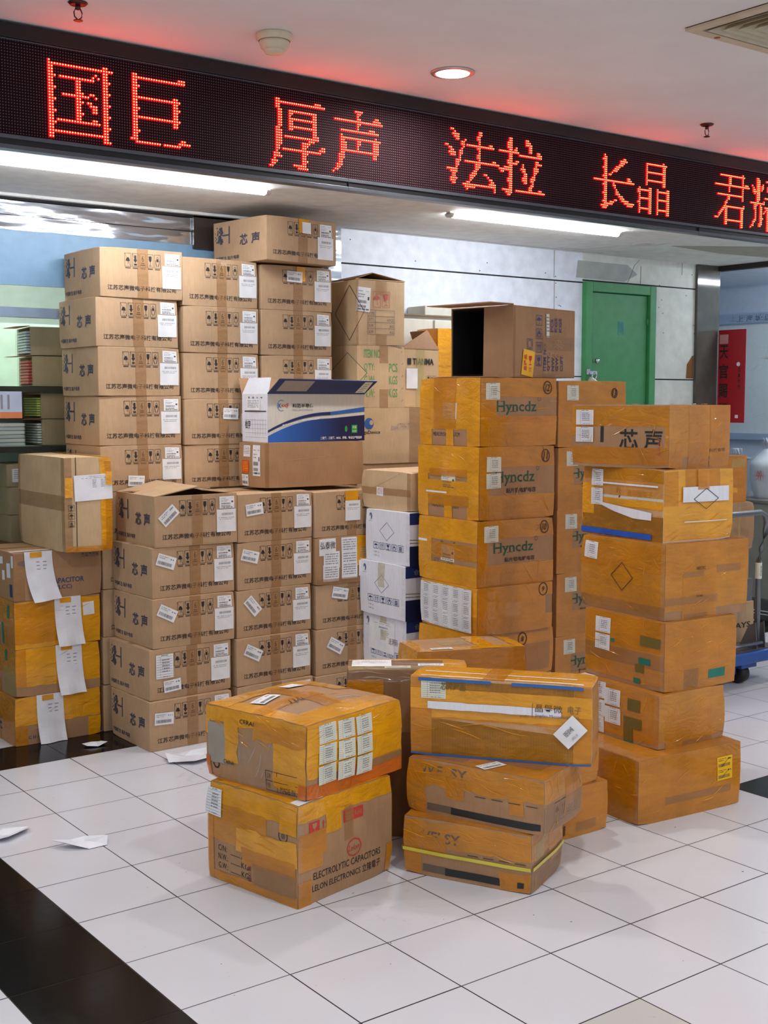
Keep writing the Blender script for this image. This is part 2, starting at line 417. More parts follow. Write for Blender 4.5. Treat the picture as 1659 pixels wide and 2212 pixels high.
    def wrinkles(s, face, n=10, a0=0, b0=0, a1=1, b1=1, mat=None, ang=None, ln=(.03, .10), h=.0020, name='packing_tape'):
        """raised creases of the loosely laid film"""
        w, hh = s.dim(face); r = random.Random(n*31+len(face)+int(s.L*1000)); mat = mat or AMBERG; mb = s.part(name, face)
        for _ in range(int(n*.6)+1):
            a = r.uniform(a0, a1)*w; b = r.uniform(b0, b1)*hh; L_ = r.uniform(*ln); th = R((ang if ang is not None else r.choice([6, -12, 25, 80, -60]))+r.uniform(-14, 14)); cv = r.uniform(-1.3, 1.3); wd = r.uniform(.0010, .0026); ht = h*r.uniform(.25, .8)
            k = 7; vs = []
            for i in range(k+1):
                f = i/k; t_ = th+cv*(f-.5)*L_*3; x = a+(f-.5)*L_*math.cos(t_); y = b+(f-.5)*L_*math.sin(t_); tp = math.sin(PI*f)
                x = min(w-.001, max(.001, x)); y = min(hh-.001, max(.001, y)); nx, ny = -math.sin(t_)*wd*tp, math.cos(t_)*wd*tp
                vs += [s.pt(face, x+nx, y+ny, .0028), s.pt(face, x, y, .0030+ht*tp), s.pt(face, x-nx, y-ny, .0028)]
            mb.raw(vs, [(i*3+j, i*3+j+1, (i+1)*3+j+1, (i+1)*3+j) for i in range(k) for j in range(2)], mat)
    def flapquad(s, pts, name='flap', mat=None, t=.004, lab=None):
        nm = name
        while nm in s.parts: nm += ' '
        mb = s.part(nm, lab=lab); L, W, H = s.L, s.W, s.H
        mb.slab([Vector((p[0]*L, p[1]*W, p[2]*H))-s.c for p in pts], t, mat or s.mat); return nm
    def top_seam(s, tapem=None, axis='a', wd=.055):
        w, h = s.dim('T')
        if axis == 'a':
            s.part('flap_seam').poly([s.pt('T', a, b, .0006) for a, b in ((0.003, h/2-.0012), (w-.003, h/2-.0012), (w-.003, h/2+.0012), (.003, h/2+.0012))], KDARK)
            if tapem: s.strip('T', 0, .5-wd/2/h, 1, .5+wd/2/h, tapem)
        else:
            s.part('flap_seam').poly([s.pt('T', a, b, .0006) for a, b in ((w/2-.0012, .003), (w/2+.0012, .003), (w/2+.0012, h-.003), (w/2-.0012, h-.003))], KDARK)
            if tapem: s.strip('T', .5-wd/2/w, 0, .5+wd/2/w, 1, tapem)
    def done(s):
        if 'packing_tape|F' in s.parts and 'packing_tape|R' not in s.parts:
            s.strip('R', 0, 0, 1, 1, AMBER2); s.strip('K', 0, 0, 1, 1, AMBER2)
        for nm, (mb, k) in s.parts.items():
            o = mb.build(nm.split('|')[0].strip(), s.o)
            if k.get('lab'): o['label'] = k['lab']
        return s.o
# ------------------------------------------------------------------ the setting: floor, ceiling, walls
def tile_mat(name, c, rough, bands=.03, spots=True):
    n = NT(name); v = n.coords(); f = n.noise(v, 1.6, 4); g = n.noise(v, 30, 5, .7); sp = n.noise(v, 55, 2, .4)
    lo = tuple(x*(1-bands) for x in c[:3])+(1,); hi = tuple(min(1, x*(1+bands)) for x in c[:3])+(1,)
    col = n.ramp(f, [(.3, lo), (.7, hi)])
    if spots:
        msk = n.ramp(sp, [(.775, (0, 0, 0, 1)), (.80, (1, 1, 1, 1))]); col = n.mix(msk, col, (.12, .11, .10, 1))
        sm = n.ramp(n.math('MULTIPLY', f, g), [(.36, (0, 0, 0, 1)), (.5, (.5, .5, .5, 1))]); col = n.mix(sm, col, (c[0]*.7, c[1]*.69, c[2]*.66, 1))
    ro = n.math('ADD', n.math('MULTIPLY', g, .16), rough-.08)
    n.set(Base_Color=col, Roughness=ro, Specular_IOR_Level=.5 if spots else .14); return n.m
TW = tile_mat('white floor tile', srgb(210, 211, 219), .20)
TG = tile_mat('worn white floor tile', srgb(192, 192, 190), .30)
TK = tile_mat('black floor tile', srgb(18, 17, 18), .14, .1, False)
GROUT = flat('grout', srgb(58, 52, 48), .9)
fl = MB(); rr = random.Random(5)
fl.box((-16*T, -24*T, -.12), (30*T, 16*T, -.0012), GROUT)
for i in range(-16, 30):
    for j in range(-24, 16):
        blk = i == -1 or j == 1 or (i == 8 and j < -5)
        m = TK if blk else (TG if (i, j) in ((2, -9), (3, -10)) or rr.random() < .05 else TW)
        g = rr.uniform(.0012, .0022); z = rr.uniform(0, .0003)*0
        fl.poly([((i)*T+g, j*T+g, z), ((i+1)*T-g, j*T+g, z), ((i+1)*T-g, (j+1)*T-g, z), (i*T+g, (j+1)*T-g, z)], m)
struct('floor', fl)
PLAST = flat('ceiling plaster', srgb(208, 202, 200), .85)
n = NT('ceiling paint'); f = n.noise(n.coords(), 1.3, 5, .6); n.bump(n.noise(n.coords(), 40, 3), .08, .002)
n.set(Base_Color=n.ramp(f, [(.3, srgb(226, 221, 218)), (.7, srgb(238, 234, 231))]), Roughness=.85); CEILM = n.m
CZ = 9.0*T; SZ = 7.65*T
m = MB()
vx0, vx1, vy0, vy1 = 7.34*T, 9.34*T, -6.6*T, -4.6*T      # hole for the air vent
X0, X1, Y0, Y1 = -16*T, 30*T, -24*T, 3.5*T
for a, b in (((X0, Y0), (vx0, Y1)), ((vx1, Y0), (X1, Y1)), ((vx0, Y0), (vx1, vy0)), ((vx0, vy1), (vx1, Y1))):
    m.box((a[0], a[1], CZ), (b[0], b[1], CZ+.1), CEILM)
VV = flat('vent void', srgb(20, 12, 10), .9); m.box((vx0, vy0, CZ+.3), (vx1, vy1, CZ+.32), VV)
for a, b in (((vx0-.01, vy0), (vx0, vy1)), ((vx1, vy0), (vx1+.01, vy1)), ((vx0, vy0-.01), (vx1, vy0)), ((vx0, vy1), (vx1, vy1+.01))): m.box((a[0], a[1], CZ+.002), (b[0], b[1], CZ+.3), VV)
struct('ceiling', m)
m = MB(); SOF = flat('soffit plaster', srgb(228, 228, 224), .8)
m.box((X0, -.08*T, SZ), (X1, 3.5*T, CZ-.001), SOF)
struct('trim_1', m)['label'] = 'lowered plaster soffit behind the lit sign'
m = MB(); CRK = flat('crack', srgb(96, 84, 70), .9); PATCH = flat('patch plaster', srgb(172, 168, 156), .9)
def crack(mb, pts, w, z=SZ-.0008):
    for (a, b) in zip(pts[:-1], pts[1:]):
        a, b = Vector((a[0]*T, a[1]*T)), Vector((b[0]*T, b[1]*T)); d = (b-a).normalized(); n_ = Vector((-d.y, d.x))*w
        mb.poly([(a.x-n_.x, a.y-n_.y, z), (b.x-n_.x, b.y-n_.y, z), (b.x+n_.x, b.y+n_.y, z), (a.x+n_.x, a.y+n_.y, z)], CRK)
crack(m, [(13.1, 3.1), (13.5, 2.7), (13.6, 2.1), (14.1, 1.7), (14.0, 1.2)], .002); crack(m, [(6.2, 1.6), (6.5, 1.5), (6.7, 1.2), (7.2, 1.0)], .0012)
crack(m, [(8, 3.22), (10, 3.17), (12, 3.2), (14.2, 3.12)], .003); crack(m, [(12.9, 3.0), (13.6, 2.95), (14.3, 2.75)], .0025)
m.poly([(14.4*T, 1.55*T, SZ-.001), (16.9*T, -.05*T, SZ-.001), (18.9*T, -.05*T, SZ-.001), (17.9*T, 1.6*T, SZ-.001), (16.1*T, 1.75*T, SZ-.001)], PATCH)
m.box((13.62*T, 1.55*T, SZ-.004), (13.95*T, 1.8*T, SZ), PLAST)
struct('trim_2', m)['label'] = 'cracks and patches in the soffit plaster'
# back wall: white boards with black joints, from the mirror post to the dark pillar
WBOARD = flat('white wall board', srgb(232, 237, 247), .45); WBOARD2 = flat('cream wall board', srgb(222, 224, 214), .5)
JOINT = flat('black joint', srgb(26, 26, 30), .8); SMEAR = flat('smeared plaster', srgb(176, 180, 176), .8)
wy = 3.35*T; wx0, wx1 = 7.96*T, 17.35*T
m = MB()
dx0, dx1, dz = 13.89*T, 15.98*T, 7.09*T                    # door opening
m.box((wx0, wy, 0), (dx0, wy+.12, SZ), WBOARD); m.box((dx1, wy, 0), (wx1, wy+.12, SZ), WBOARD2); m.box((dx0, wy, dz), (dx1, wy+.12, SZ), WBOARD2)
for x0, x1, z, t in ((wx0, dx0, 7.07*T, .004), (dx0, wx1, 7.12*T, .004), (dx1, wx1, 5.17*T, .004), (11*T, dx0, 5.2*T, .003)):
    m.box((x0, wy-.0012, z-t), (x1, wy, z+t), JOINT)
for x, z0, z1 in ((13.1*T, 7.12*T, SZ), (13.11*T, 6.3*T, 7.07*T), (15.6*T, 7.12*T, 7.5*T), (16.9*T, 7.4*T, SZ)):
    m.box((x-.0015, wy-.001, z0), (x+.0015, wy, z1), CRK)
rr = random.Random(3)
for k in range(26):
    x = rr.choice([8.1, 9.6, 11.2, 12.9, 13.3, 16.2, 17.2])*T+rr.uniform(-.05, .05); z = rr.uniform(5.3, 7.5)*T
    if not (dx0 < x < dx1): m.lathe((x, wy-.001, z), [(.0035, 0), (.0035, .001)], JOINT, 6, 'Y')
pts = [(13.7*T, 7.16*T), (13.75*T, 7.5*T), (15.2*T, 7.5*T), (15.5*T, 7.32*T), (15.1*T, 7.15*T)]
m.poly([(x, wy-.0008, z) for x, z in pts], SMEAR)
for (a, b) in zip([(15.55, 7.62), (15.4, 7.5), (15.3, 7.3), (15.2, 7.14)][:-1], [(15.4, 7.5), (15.3, 7.3), (15.2, 7.14)]):
    m.poly([(a[0]*T-.002, wy-.0012, a[1]*T), (b[0]*T-.002, wy-.0012, b[1]*T), (b[0]*T+.002, wy-.0012, b[1]*T), (a[0]*T+.002, wy-.0012, a[1]*T)], CRK)
m.poly([(17.34*T, wy-.0012, 5.2*T), (17.1*T, wy-.0012, 5.2*T), (17.12*T, wy-.0012, 5.5*T), (17.28*T, wy-.0012, 5.68*T), (17.34*T, wy-.0012, 5.7*T)], flat('torn edge', srgb(128, 84, 44), .9))
struct('wall_back', m)
STEEL = NT('polished steel'); STEEL.bump(STEEL.noise(STEEL.coords((1, 1, 4)), 3.2, 2), .35, .03); STEEL.set(Base_Color=(.72, .76, .84, 1), Metallic=1.0, Roughness=.13); STEEL = STEEL.m
m = MB(); m.box((7.70*T, wy-.03, 0), (7.96*T, wy+.1, SZ), STEEL); struct('trim_3', m)['label'] = 'mirror polished steel post beside the white boards'
STONE = NT('polished dark stone'); STONE.set(Base_Color=STONE.ramp(STONE.noise(STONE.coords(), 6, 4), [(.3, srgb(78, 78, 72)), (.7, srgb(98, 97, 90))]), Roughness=.09, Specular_IOR_Level=.45); STONE = STONE.m
m = MB(); m.box((17.35*T, wy-.02, 0), (18.1*T, wy+.15, SZ), STONE); struct('trim_4', m)['label'] = 'polished dark stone pillar at the end of the white wall'
# green service door
DG = flat('green door paint', srgb(62, 142, 82), .42)
t = MB(); w = .19*T
t.box((dx0, wy-.035, 0), (dx0+w, wy+.1, dz), DG); t.box((dx1-w, wy-.035, 0), (dx1, wy+.1, dz), DG); t.box((dx0+w, wy-.035, dz-w), (dx1-w, wy+.1, dz), DG)
door = struct('door_1', t, bevel=.004)
t = MB(); t.box((dx0+w+.004, wy-.012, .01), (dx1-w-.004, wy+.03, dz-w-.004), DG); leaf = t.build('door_leaf', door, bevel=.002)
t = MB(); t.box((dx1-w-.012, wy-.022, 6.3*T), (dx1-w+.012, wy-.012, 6.42*T), DG); t.build('hinge', door)
t = MB(); t.box((dx1-w-.012, wy-.022, 4.5*T), (dx1-w+.012, wy-.012, 4.62*T), DG); t.build('hinge', door)
CHR = flat('chrome', srgb(205, 205, 208), .22, 1)
t = MB(); t.lathe((dx0+w+.045, wy-.045, 5.52*T), [(.010, 0), (.016, .006), (.016, .016), (.007, .022), (.007, .034), (.014, .034)], CHR, 16, 'Y'); t.build('door_knob', leaf, smooth=True)['label'] = 'small chrome door knob'
t = MB(); t.box((dx0+w-.045, wy-.05, 5.24*T), (dx0+w+.03, wy-.036, 5.31*T), CHR); t.box((dx0+w-.05, wy-.055, 5.24*T), (dx0+w-.035, wy-.03, 5.35*T), CHR); t.build('hasp', door, bevel=.001)
BL = flat('faint blue paint', srgb(60, 140, 170), .5); t = MB(); cxs, czs = 14.98*T, 6.2*T
for a, b in (((-.024, -.04), (-.02, .04)), ((.02, -.04), (.024, .04)), ((-.024, .036), (.024, .04)), ((-.024, -.04), (.024, -.036)), ((-.012, -.026), (-.008, .026)), ((.008, -.026), (.012, .026))):
    t.box((cxs+a[0], wy-.0135, czs+a[1]), (cxs+b[0], wy-.012, czs+b[1]), BL)
t.poly([(cxs-.012, wy-.0135, czs+.026), (cxs-.006, wy-.0135, czs+.026), (cxs+.012, wy-.0135, czs-.026), (cxs+.006, wy-.0135, czs-.026)], BL)
t.build('door_marking', leaf)['label'] = 'faint blue boxed letter N stencilled on the leaf'
pl = empty('padlock', (dx0+w-.05, wy-.075, 5.02*T)); tag(pl, 'brass and steel padlock hanging from the hasp of the green door', 'padlock')
t = MB(); t.box((-.026, -.012, 0), (.026, .012, .045), flat('padlock steel', srgb(186, 184, 160), .3, 1)); t.build('lock_body', pl, bevel=.004); pl.rotation_euler = (0, R(28), 0)
t = MB(); t.tube([(-.017, 0, .04), (-.017, 0, .065), (-.012, 0, .078), (0, 0, .083), (.012, 0, .078), (.017, 0, .065), (.017, 0, .04)], .004, CHR, 8); t.build('shackle', pl, smooth=True)
# ---------------- left shop: pelmet, blue band, rail, glass, room
SHW = flat('shop wall green', srgb(212, 224, 212), .7)
GL = NT('shop glass'); GL.set(Base_Color=(.95, .99, .96, 1), Roughness=.0, Transmission_Weight=1.0, IOR=1.05, Alpha=.35, Specular_IOR_Level=.8); GLASS = GL.m
BLUEB = flat('light blue film', srgb(140, 178, 210), .35); RAIL = flat('pale metal rail', srgb(150, 170, 192), .35, .3)
m = MB(); m.box((-16*T, wy-.01, 7.16*T), (7.7*T, wy+.05, 7.36*T), STEEL); m.box((-16*T, wy-.012, 7.37*T), (7.7*T, wy+.05, 7.57*T), STEEL)
m.box((-16*T, wy+.0, 7.35*T), (7.7*T, wy+.04, 7.38*T), JOINT); struct('trim_5', m)['label'] = 'wavy polished steel pelmet over the left shop'
m = MB(); m.box((5.15*T, wy-.03, 7.1*T), (7.7*T, wy-.014, SZ-.002), flat('brown pelmet end', srgb(62, 50, 44), .4)); m.box((-16*T, wy-.03, 7.58*T), (7.7*T, wy+.06, SZ), JOINT)
m.box((-16*T, wy-.06, SZ-.012), (7.7*T, wy-.03, SZ), SOF); struct('trim_6', m)['label'] = 'dark gap strip between soffit and pelmet'
m = MB(); m.box((-16*T, wy-.008, 6.38*T), (7.7*T, wy+.02, 7.158*T), BLUEB); struct('trim_7', m)['label'] = 'light blue band above the left shop glass'
m = MB(); m.box((-16*T, wy-.02, 5.92*T), (7.7*T, wy+.03, 6.06*T), RAIL); struct('trim_8', m)['label'] = 'pale metal rail across the left shop glass'
m = MB(); m.box((-16*T, wy, .3*T), (7.7*T, wy+.008, 5.92*T), GLASS); m.box((-16*T, wy, 6.06*T), (7.7*T, wy+.008, 6.38*T), GLASS); struct('window_1', m)
m = MB(); m.box((-16*T, wy-.01, 0), (7.7*T, wy+.06, .3*T), JOINT); struct('baseboard_left', m)
m = MB(); m.box((-16*T, 7.6*T, 0), (7.8*T, 7.7*T, SZ), SHW); m.box((7.7*T, wy+.1, 0), (7.8*T, 7.6*T, SZ), SHW); m.box((-16*T, wy+.1, 0), (-15.9*T, 7.6*T, SZ), SHW)
m.box((-16*T, wy+.07, SZ-.1), (7.8*T, 7.7*T, SZ), SHW); struct('wall_left', m)
def batten(name, label, x0, x1, y, z, group=None, st=None, L=None):
    o = empty(name, ((x0+x1)/2, y, z)); tag(o, label, 'light', group); h = (x1-x0)/2
    t = MB(); t.box((-h, -.016, -.012), (h, .016, 0), PLAST)
    t.build('housing', o, bevel=.003)
    t = MB(); n_ = 14; prof = [(.021*math.cos(PI*k/n_), -.006-.019*math.sin(PI*k/n_)) for k in range(n_+1)]
    vs = [(sx*(h-.02), y_, z_) for sx in (-1, 1) for y_, z_ in prof]; k = n_+1
    t.raw(vs, [(i, i+1, k+i+1, k+i) for i in range(n_)]+[tuple(range(k))[::-1], tuple(range(k, 2*k))], st or TUBEM); t.build('diffuser', o)['label'] = 'glowing white diffuser'
    for sx in (-1, 1):
        t = MB(); vs = [(sx*(h-.022*e), y_*1.08, z_*1.03) for e in (1, 0) for y_, z_ in prof]
        t.raw(vs, [(i, i+1, k+i+1, k+i) for i in range(n_)]+[tuple(range(k)), tuple(range(k, 2*k))], PLAST); t.build('end_cap', o)
    return o
TUBEM = emit('tube diffuser', (.90, .94, 1, 1), TUBE); SHOPM = emit('added shop lamp', (.97, 1, .98, 1), 52*SHOP)
batten('batten_light', 'long lit tube light under the soffit at the left, below the big characters', 1.0*T, 4.99*T, .74*T, SZ, 'tube lights under the soffit')
batten('batten_light', 'lit tube light under the soffit at the right, above the white wall', 8.3*T, 12.2*T, .82*T, SZ, 'tube lights under the soffit')
batten('batten_light', 'unseen tube light added on the ceiling to brighten the left shop', 1*T, 5*T, 5*T, SZ-.1, None, SHOPM)  # unseen tube, added to brighten the shop interior
# ---------------- right glass front and the lit room with the map
gx = 18.1*T
SHW2 = flat('shop wall pale', srgb(196, 208, 224), .6)
m = MB(); m.box((gx, -9*T, .45*T), (gx+.01, wy, 7.54*T), GLASS); struct('window_2', m)
m = MB(); m.box((gx-.02, -9*T, 0), (gx+.03, wy, .45*T), flat('dark plinth', srgb(52, 52, 52), .4)); m.box((gx-.022, -9*T, .13*T), (gx-.02, wy, .15*T), CHR); m.box((gx-.022, -9*T, .2*T), (gx-.02, wy, .22*T), CHR)
m.box((gx-.02, -9*T, 7.54*T), (gx+.03, wy, SZ), flat('dark head', srgb(46, 38, 34), .6)); struct('baseboard_right', m)
mx = 22*T
m = MB(); m.box((mx, -9*T, 0), (mx+.05, 14*T, SZ), SHW2); m.box((18.1*T, 14*T, 0), (mx+.05, 14.1*T, SZ), SHW2); m.box((17.5*T, wy+.15, 0), (17.55*T, 14*T, SZ), SHW2)
m.box((gx+.03, -9*T, 7.58*T), (mx, 14*T, SZ-.002), SHW2); m.box((gx+.03, -9.1*T, 0), (mx, -9*T, SZ), SHW2); struct('wall_right', m)
batten('batten_light', 'unseen tube light added to brighten the right hand room, nearer the map', 18.6*T, 21*T, 1.6*T, 7.58*T, None, emit('added room lamp', (.86, .93, 1, 1), 130*SHOP))  # this tube and the next are added out of sight to light the map room
batten('batten_light', 'unseen tube light added to brighten the right hand room, nearer the viewer', 18.6*T, 21*T, -2.5*T, 7.58*T, None, MATS['added room lamp'])
mp = empty('wall_map', (mx, 4*T, 3.9*T)); tag(mp, 'large pale street map board with grey header behind the right glass', 'map')
MAPM = NT('map print'); v = MAPM.coords((1, 1, 1)); vo = MAPM.add('ShaderNodeTexVoronoi', feature='DISTANCE_TO_EDGE'); vo.inputs['Scale'].default_value = 9; MAPM.link(v, vo.inputs['Vector'])
MAPM.set(Base_Color=MAPM.ramp(vo.outputs['Distance'], [(.0, srgb(182, 198, 206)), (.012, srgb(212, 222, 224))]), Roughness=.3); MAPM = MAPM.m
t = MB(); t.box((-.012, -1.9, -.0), (0, 1.0, 2.74*T), MAPM); t.build('map_sheet', mp)
t = MB(); HDR = flat('map header', srgb(160, 178, 204), .3); t.box((-.03, -1.9, 2.76*T), (0, 1.0, 3.02*T), HDR); t.box((-.03, -1.9, -.16*T), (0, 1.0, 0), HDR); t.build('map_frame', mp)
t = MB(); vs, fs, asp = text_geo('上 海 城 区 图', .01); t.raw([(-.031, .52-(x+.5)*.40, 2.80*T+(y+.5)*.05) for x, y in vs], fs, INK); t.build('map_title', mp)
t = MB(); t.tube([(-.013, -.9, .1), (-.013, -.7, .3), (-.013, -.75, .45), (-.013, -.62, .6), (-.013, -.66, .8)], .012, flat('river blue', srgb(150, 190, 214), .4), 6); t.build('river_line', mp)
t = MB(); t.poly([(-.0135, .28, .56), (-.0135, .0, .60), (-.0135, -.5, .68), (-.0135, -.5, .50), (-.0135, .0, .535)], flat('grey pink region', srgb(186, 160, 164), .4)); t.build('map_region', mp)
# red couplet banner on the glass
bn = empty('red_banner', (gx-.006, 2.9*T, 4.24*T)); tag(bn, 'red paper banner with black brush characters on the right glass beside the stone pillar', 'banner')
REDP = flat('red paper', srgb(176, 20, 34), .45); t = MB(); t.box((-.003, -.36*T, 0), (.001, .36*T, 2.02*T), REDP); t.build('paper', bn)
t = MB()
for k, ch in enumerate('天官賜福'):
    vs, fs, a = text_geo(ch, .02); t.raw([(-.0035, .33*T-(x+.5)*.24*T, (1.38-.42*k)*T+(y+.5)*.31*T) for x, y in vs], fs, INK)
for k, ch in enumerate('百事大吉'):
    vs, fs, a = text_geo(ch, .02); t.raw([(-.0035, -.17*T-(x+.5)*.07*T, (1.1-.12*k)*T+(y+.5)*.09*T) for x, y in vs], fs, INK)
t.build('writing', bn)
t = MB(); t.lathe((-.0045, -.18*T, 1.27*T), [(.014, 0), (.014, .001)], PAPER, 16, 'X'); t.box((-.0045, .1*T, 1.72*T), (-.0035, .33*T, 1.92*T), flat('pale pink patch', srgb(208, 150, 148), .5)); t.box((-.0045, -.2*T, .1*T), (-.0035, -.12*T, .17*T), PAPER); t.build('stickers', bn)
# cream cabinet behind the boxes
CAB = flat('cream cabinet', srgb(212, 210, 196), .45)
cb = empty('cream_cabinet', (10.2*T, 3.02*T, 0)); tag(cb, 'tall cream cabinet against the white wall behind the boxes', 'cabinet')
t = MB(); t.box((-1.75*T, -.32*T, .0), (1.6*T, .32*T, 6.2*T), CAB); t.build('body', cb, bevel=.004)
for a, b in ((-1.74, -.72), (-.66, .38), (.44, 1.58)):
    t = MB(); t.box((a*T, -.36*T, .2*T), (b*T, -.325*T, 6.12*T), CAB); t.build('door', cb, bevel=.003)
t = MB(); t.box((-.75*T, -.2*T, 6.2*T), (.5*T, .3*T, 6.38*T), CAB); t.build('top_ledge', cb, bevel=.003)
t = MB(); t.box((-1.78*T, -.38*T, 6.18*T), (1.62*T, .3*T, 6.205*T), flat('cabinet edge', srgb(120, 104, 76), .6)); t.build('edge_strip', cb)
# ---------------- ceiling fixtures
def downlight(x, y, label, group='added downlights out of view'):
    o = empty('downlight', (x, y, CZ)); tag(o, label, 'light', group)
    t = MB(); t.lathe((0, 0, 0), [(.088, -.001), (.086, -.006), (.070, -.008), (.066, -.002)], flat('downlight rim', srgb(214, 200, 196), .3, .6), 32); t.build('rim', o, smooth=True)
    t = MB(); t.lathe((0, 0, 0), [(.0, -.0075), (.066, -.0075)], emit('downlight lens', (1, .98, .95, 1), 9), 32)
    t.f = [f for f in t.f]; t.build('lens', o)
    ld = bpy.data.lights.new('lamp', 'AREA'); ld.shape = 'DISK'; ld.size = .13; ld.energy = LAMP_DOWN; ld.color = (1, .965, .92); ld.spread = R(165)
    l = bpy.data.objects.new('lamp', ld); link(l, o); l.location = (0, 0, -.012)
downlight(1.93, -.456, 'round lit downlight in the ceiling in front of the sign', None)
HID = 'added round downlights out of view, there to light the room'
for x, y in ((-1.2, -.456), (5.4, -.456), (-1.2, -2.6), (.9, -2.6), (3.4, -2.8), (5.6, -2.6), (-1.2, -4.9), (1.6, -4.9), (4.6, -4.9)):
    downlight(x, y, HID)  # extra downlights added outside the view to fill the room with light
sd = empty('smoke_detector', (1.10, -.47, CZ)); tag(sd, 'cream domed smoke detector on the ceiling above the sign', 'detector')
CRM = flat('cream plastic', srgb(222, 208, 178), .45)
t = MB(); t.lathe((0, 0, 0), [(.062, 0), (.064, -.004), (.064, -.02), (.056, -.026)], CRM, 32); t.build('base', sd, smooth=True)
t = MB(); t.lathe((0, 0, 0), [(.0535, -.024), (.054, -.034), (.046, -.052), (.040, -.056)], CRM, 32); t.build('housing', sd, smooth=True)
t = MB(); t.lathe((0, 0, 0), [(.038, -.054), (.038, -.058), (.034, -.066), (.018, -.07)], CRM, 32); t.build('cap', sd, smooth=True)
t = MB(); t.lathe((0, 0, 0), [(.0415, -.0525), (.0415, -.0545)], JOINT, 32); t.lathe((0, 0, 0), [(.0555, -.0245), (.0555, -.0262)], JOINT, 32); t.build('slot', sd)
BRZ = flat('dark bronze', srgb(92, 52, 44), .35, .7)
def sprinkler(x, y, label):
    o = empty('sprinkler_head', (x, y, CZ)); tag(o, label, 'sprinkler', 'sprinkler heads in the ceiling')
    t = MB(); t.lathe((0, 0, 0), [(.030, 0), (.032, -.002), (.026, -.008), (.010, -.010)], BRZ, 24); t.build('escutcheon', o, smooth=True)
    t = MB(); t.lathe((0, 0, 0), [(.008, -.008), (.009, -.022), (.005, -.024)], BRZ, 12)
    for s_ in (-1, 1): t.tube([(s_*.008, 0, -.02), (s_*.014, 0, -.032), (s_*.012, 0, -.046), (0, 0, -.056)], .0022, BRZ, 6)
    t.build('frame', o, smooth=True)
    t = MB(); t.lathe((0, 0, 0), [(.014, -.056), (.016, -.0575), (.014, -.059)], BRZ, 12); t.build('deflector', o)
sprinkler(11.56*T, -1.546*T, 'dark bronze sprinkler head in the ceiling at the right')
sprinkler(.407, -.385, 'sprinkler head in the ceiling at the upper left, cut by the frame')
# air vent: nested square frames of angled blades
av = empty('air_vent', (8.34*T, -5.6*T, CZ)); tag(av, 'square cream louvred air vent in the ceiling at the upper right', 'vent')
VC = flat('vent cream', srgb(204, 190, 160), .5)
def sqring(mb, r0, z0, r1, z1, mt, th=.002):
    for k in range(4):
        c, s_ = math.cos(k*PI/2), math.sin(k*PI/2); rot = lambda x, y, z: (x*c-y*s_, x*s_+y*c, z)
        a = [rot(-r0, -r0, z0), rot(r0, -r0, z0), rot(r1, -r1, z1), rot(-r1, -r1, z1)]
        mb.raw(a+[(p[0], p[1], p[2]+th) for p in a], [(0, 3, 2, 1), (4, 5, 6, 7), (0, 1, 5, 4), (3, 7, 6, 2)], mt)
t = MB(); sqring(t, .298, -.012, .258, -.012, VC, .01); t.build('frame', av)
for k in range(6):
    r = .245-.037*k; t = MB(); sqring(t, r, -.014, r-.03, .022, VC); t.build('blade', av)
t = MB(); t.box((-.03, -.03, -.012), (.03, .03, -.01), VC); t.build('centre_plate', av)
t = MB(); t.lathe((-.15, .278, -.0125), [(.012, 0), (.012, .001)], flat('rust', srgb(150, 84, 50), .8), 12); t.build('rust_spot', av)
# ---------------- the LED sign
PITCH = .00995
n = NT('led matrix'); c = n.add('ShaderNodeTexCoord'); sx = n.add('ShaderNodeSeparateXYZ'); n.link(c.outputs['Object'], sx.inputs[0])
fx = n.math('SUBTRACT', n.math('FRACT', n.math('DIVIDE', n.math('ADD', sx.outputs[0], 10*PITCH*100+.5*PITCH), PITCH)), .5)
fz = n.math('SUBTRACT', n.math('FRACT', n.math('DIVIDE', n.math('ADD', sx.outputs[2], 10*PITCH*100+.5*PITCH), PITCH)), .5)
d2 = n.math('ADD', n.math('MULTIPLY', fx, fx), n.math('MULTIPLY', fz, fz))
n.set(Base_Color=n.ramp(d2, [(.0, srgb(120, 92, 98)), (.05, srgb(84, 52, 58)), (.075, srgb(34, 14, 22)), (.2, srgb(24, 11, 18))]), Roughness=.7, Specular_IOR_Level=.12)
PAN = n.m
sy = -.2*T; BZ = flat('black bezel', srgb(30, 30, 33), .38, .2); BZG = flat('grey bezel lip', srgb(92, 96, 104), .35, .5)
sg = empty('led_sign', (8*T, sy, 7.6*T)); tag(sg, 'long black LED sign with red and yellow lit Chinese characters under the ceiling', 'sign')
t = MB(); t.box((-13*T, .004, .13*T), (14*T, .02, 1.22*T), PAN)
pn = t.build('matrix_panel', sg)
t = MB(); t.box((-13*T, -.012, 1.21*T), (14*T, .03, 1.37*T), BZ); t.box((-13*T, -.004, 1.195*T), (14*T, .01, 1.21*T), BZG); t.build('top_bezel', sg, bevel=.004)
t = MB(); t.box((-13*T, -.012, .02*T), (14*T, .03, .12*T), BZ); t.box((-13*T, -.018, .085*T), (14*T, -.008, .13*T), BZG); t.box((-13*T, -.018, -.03*T), (14*T, .03, .018*T), BZG)
for k in (-2.35, 5): t.box((k*T-.001, -.0185, -.03*T), (k*T+.001, -.01, .13*T), JOINT)
t.build('bottom_bezel', sg, bevel=.003)
LEDY = emit('led core', (1, .62, .16, 1), 6.0*LED_GAIN); LEDR = emit('led rim', (1, .001, .0015, 1), 10.0*LED_GAIN)
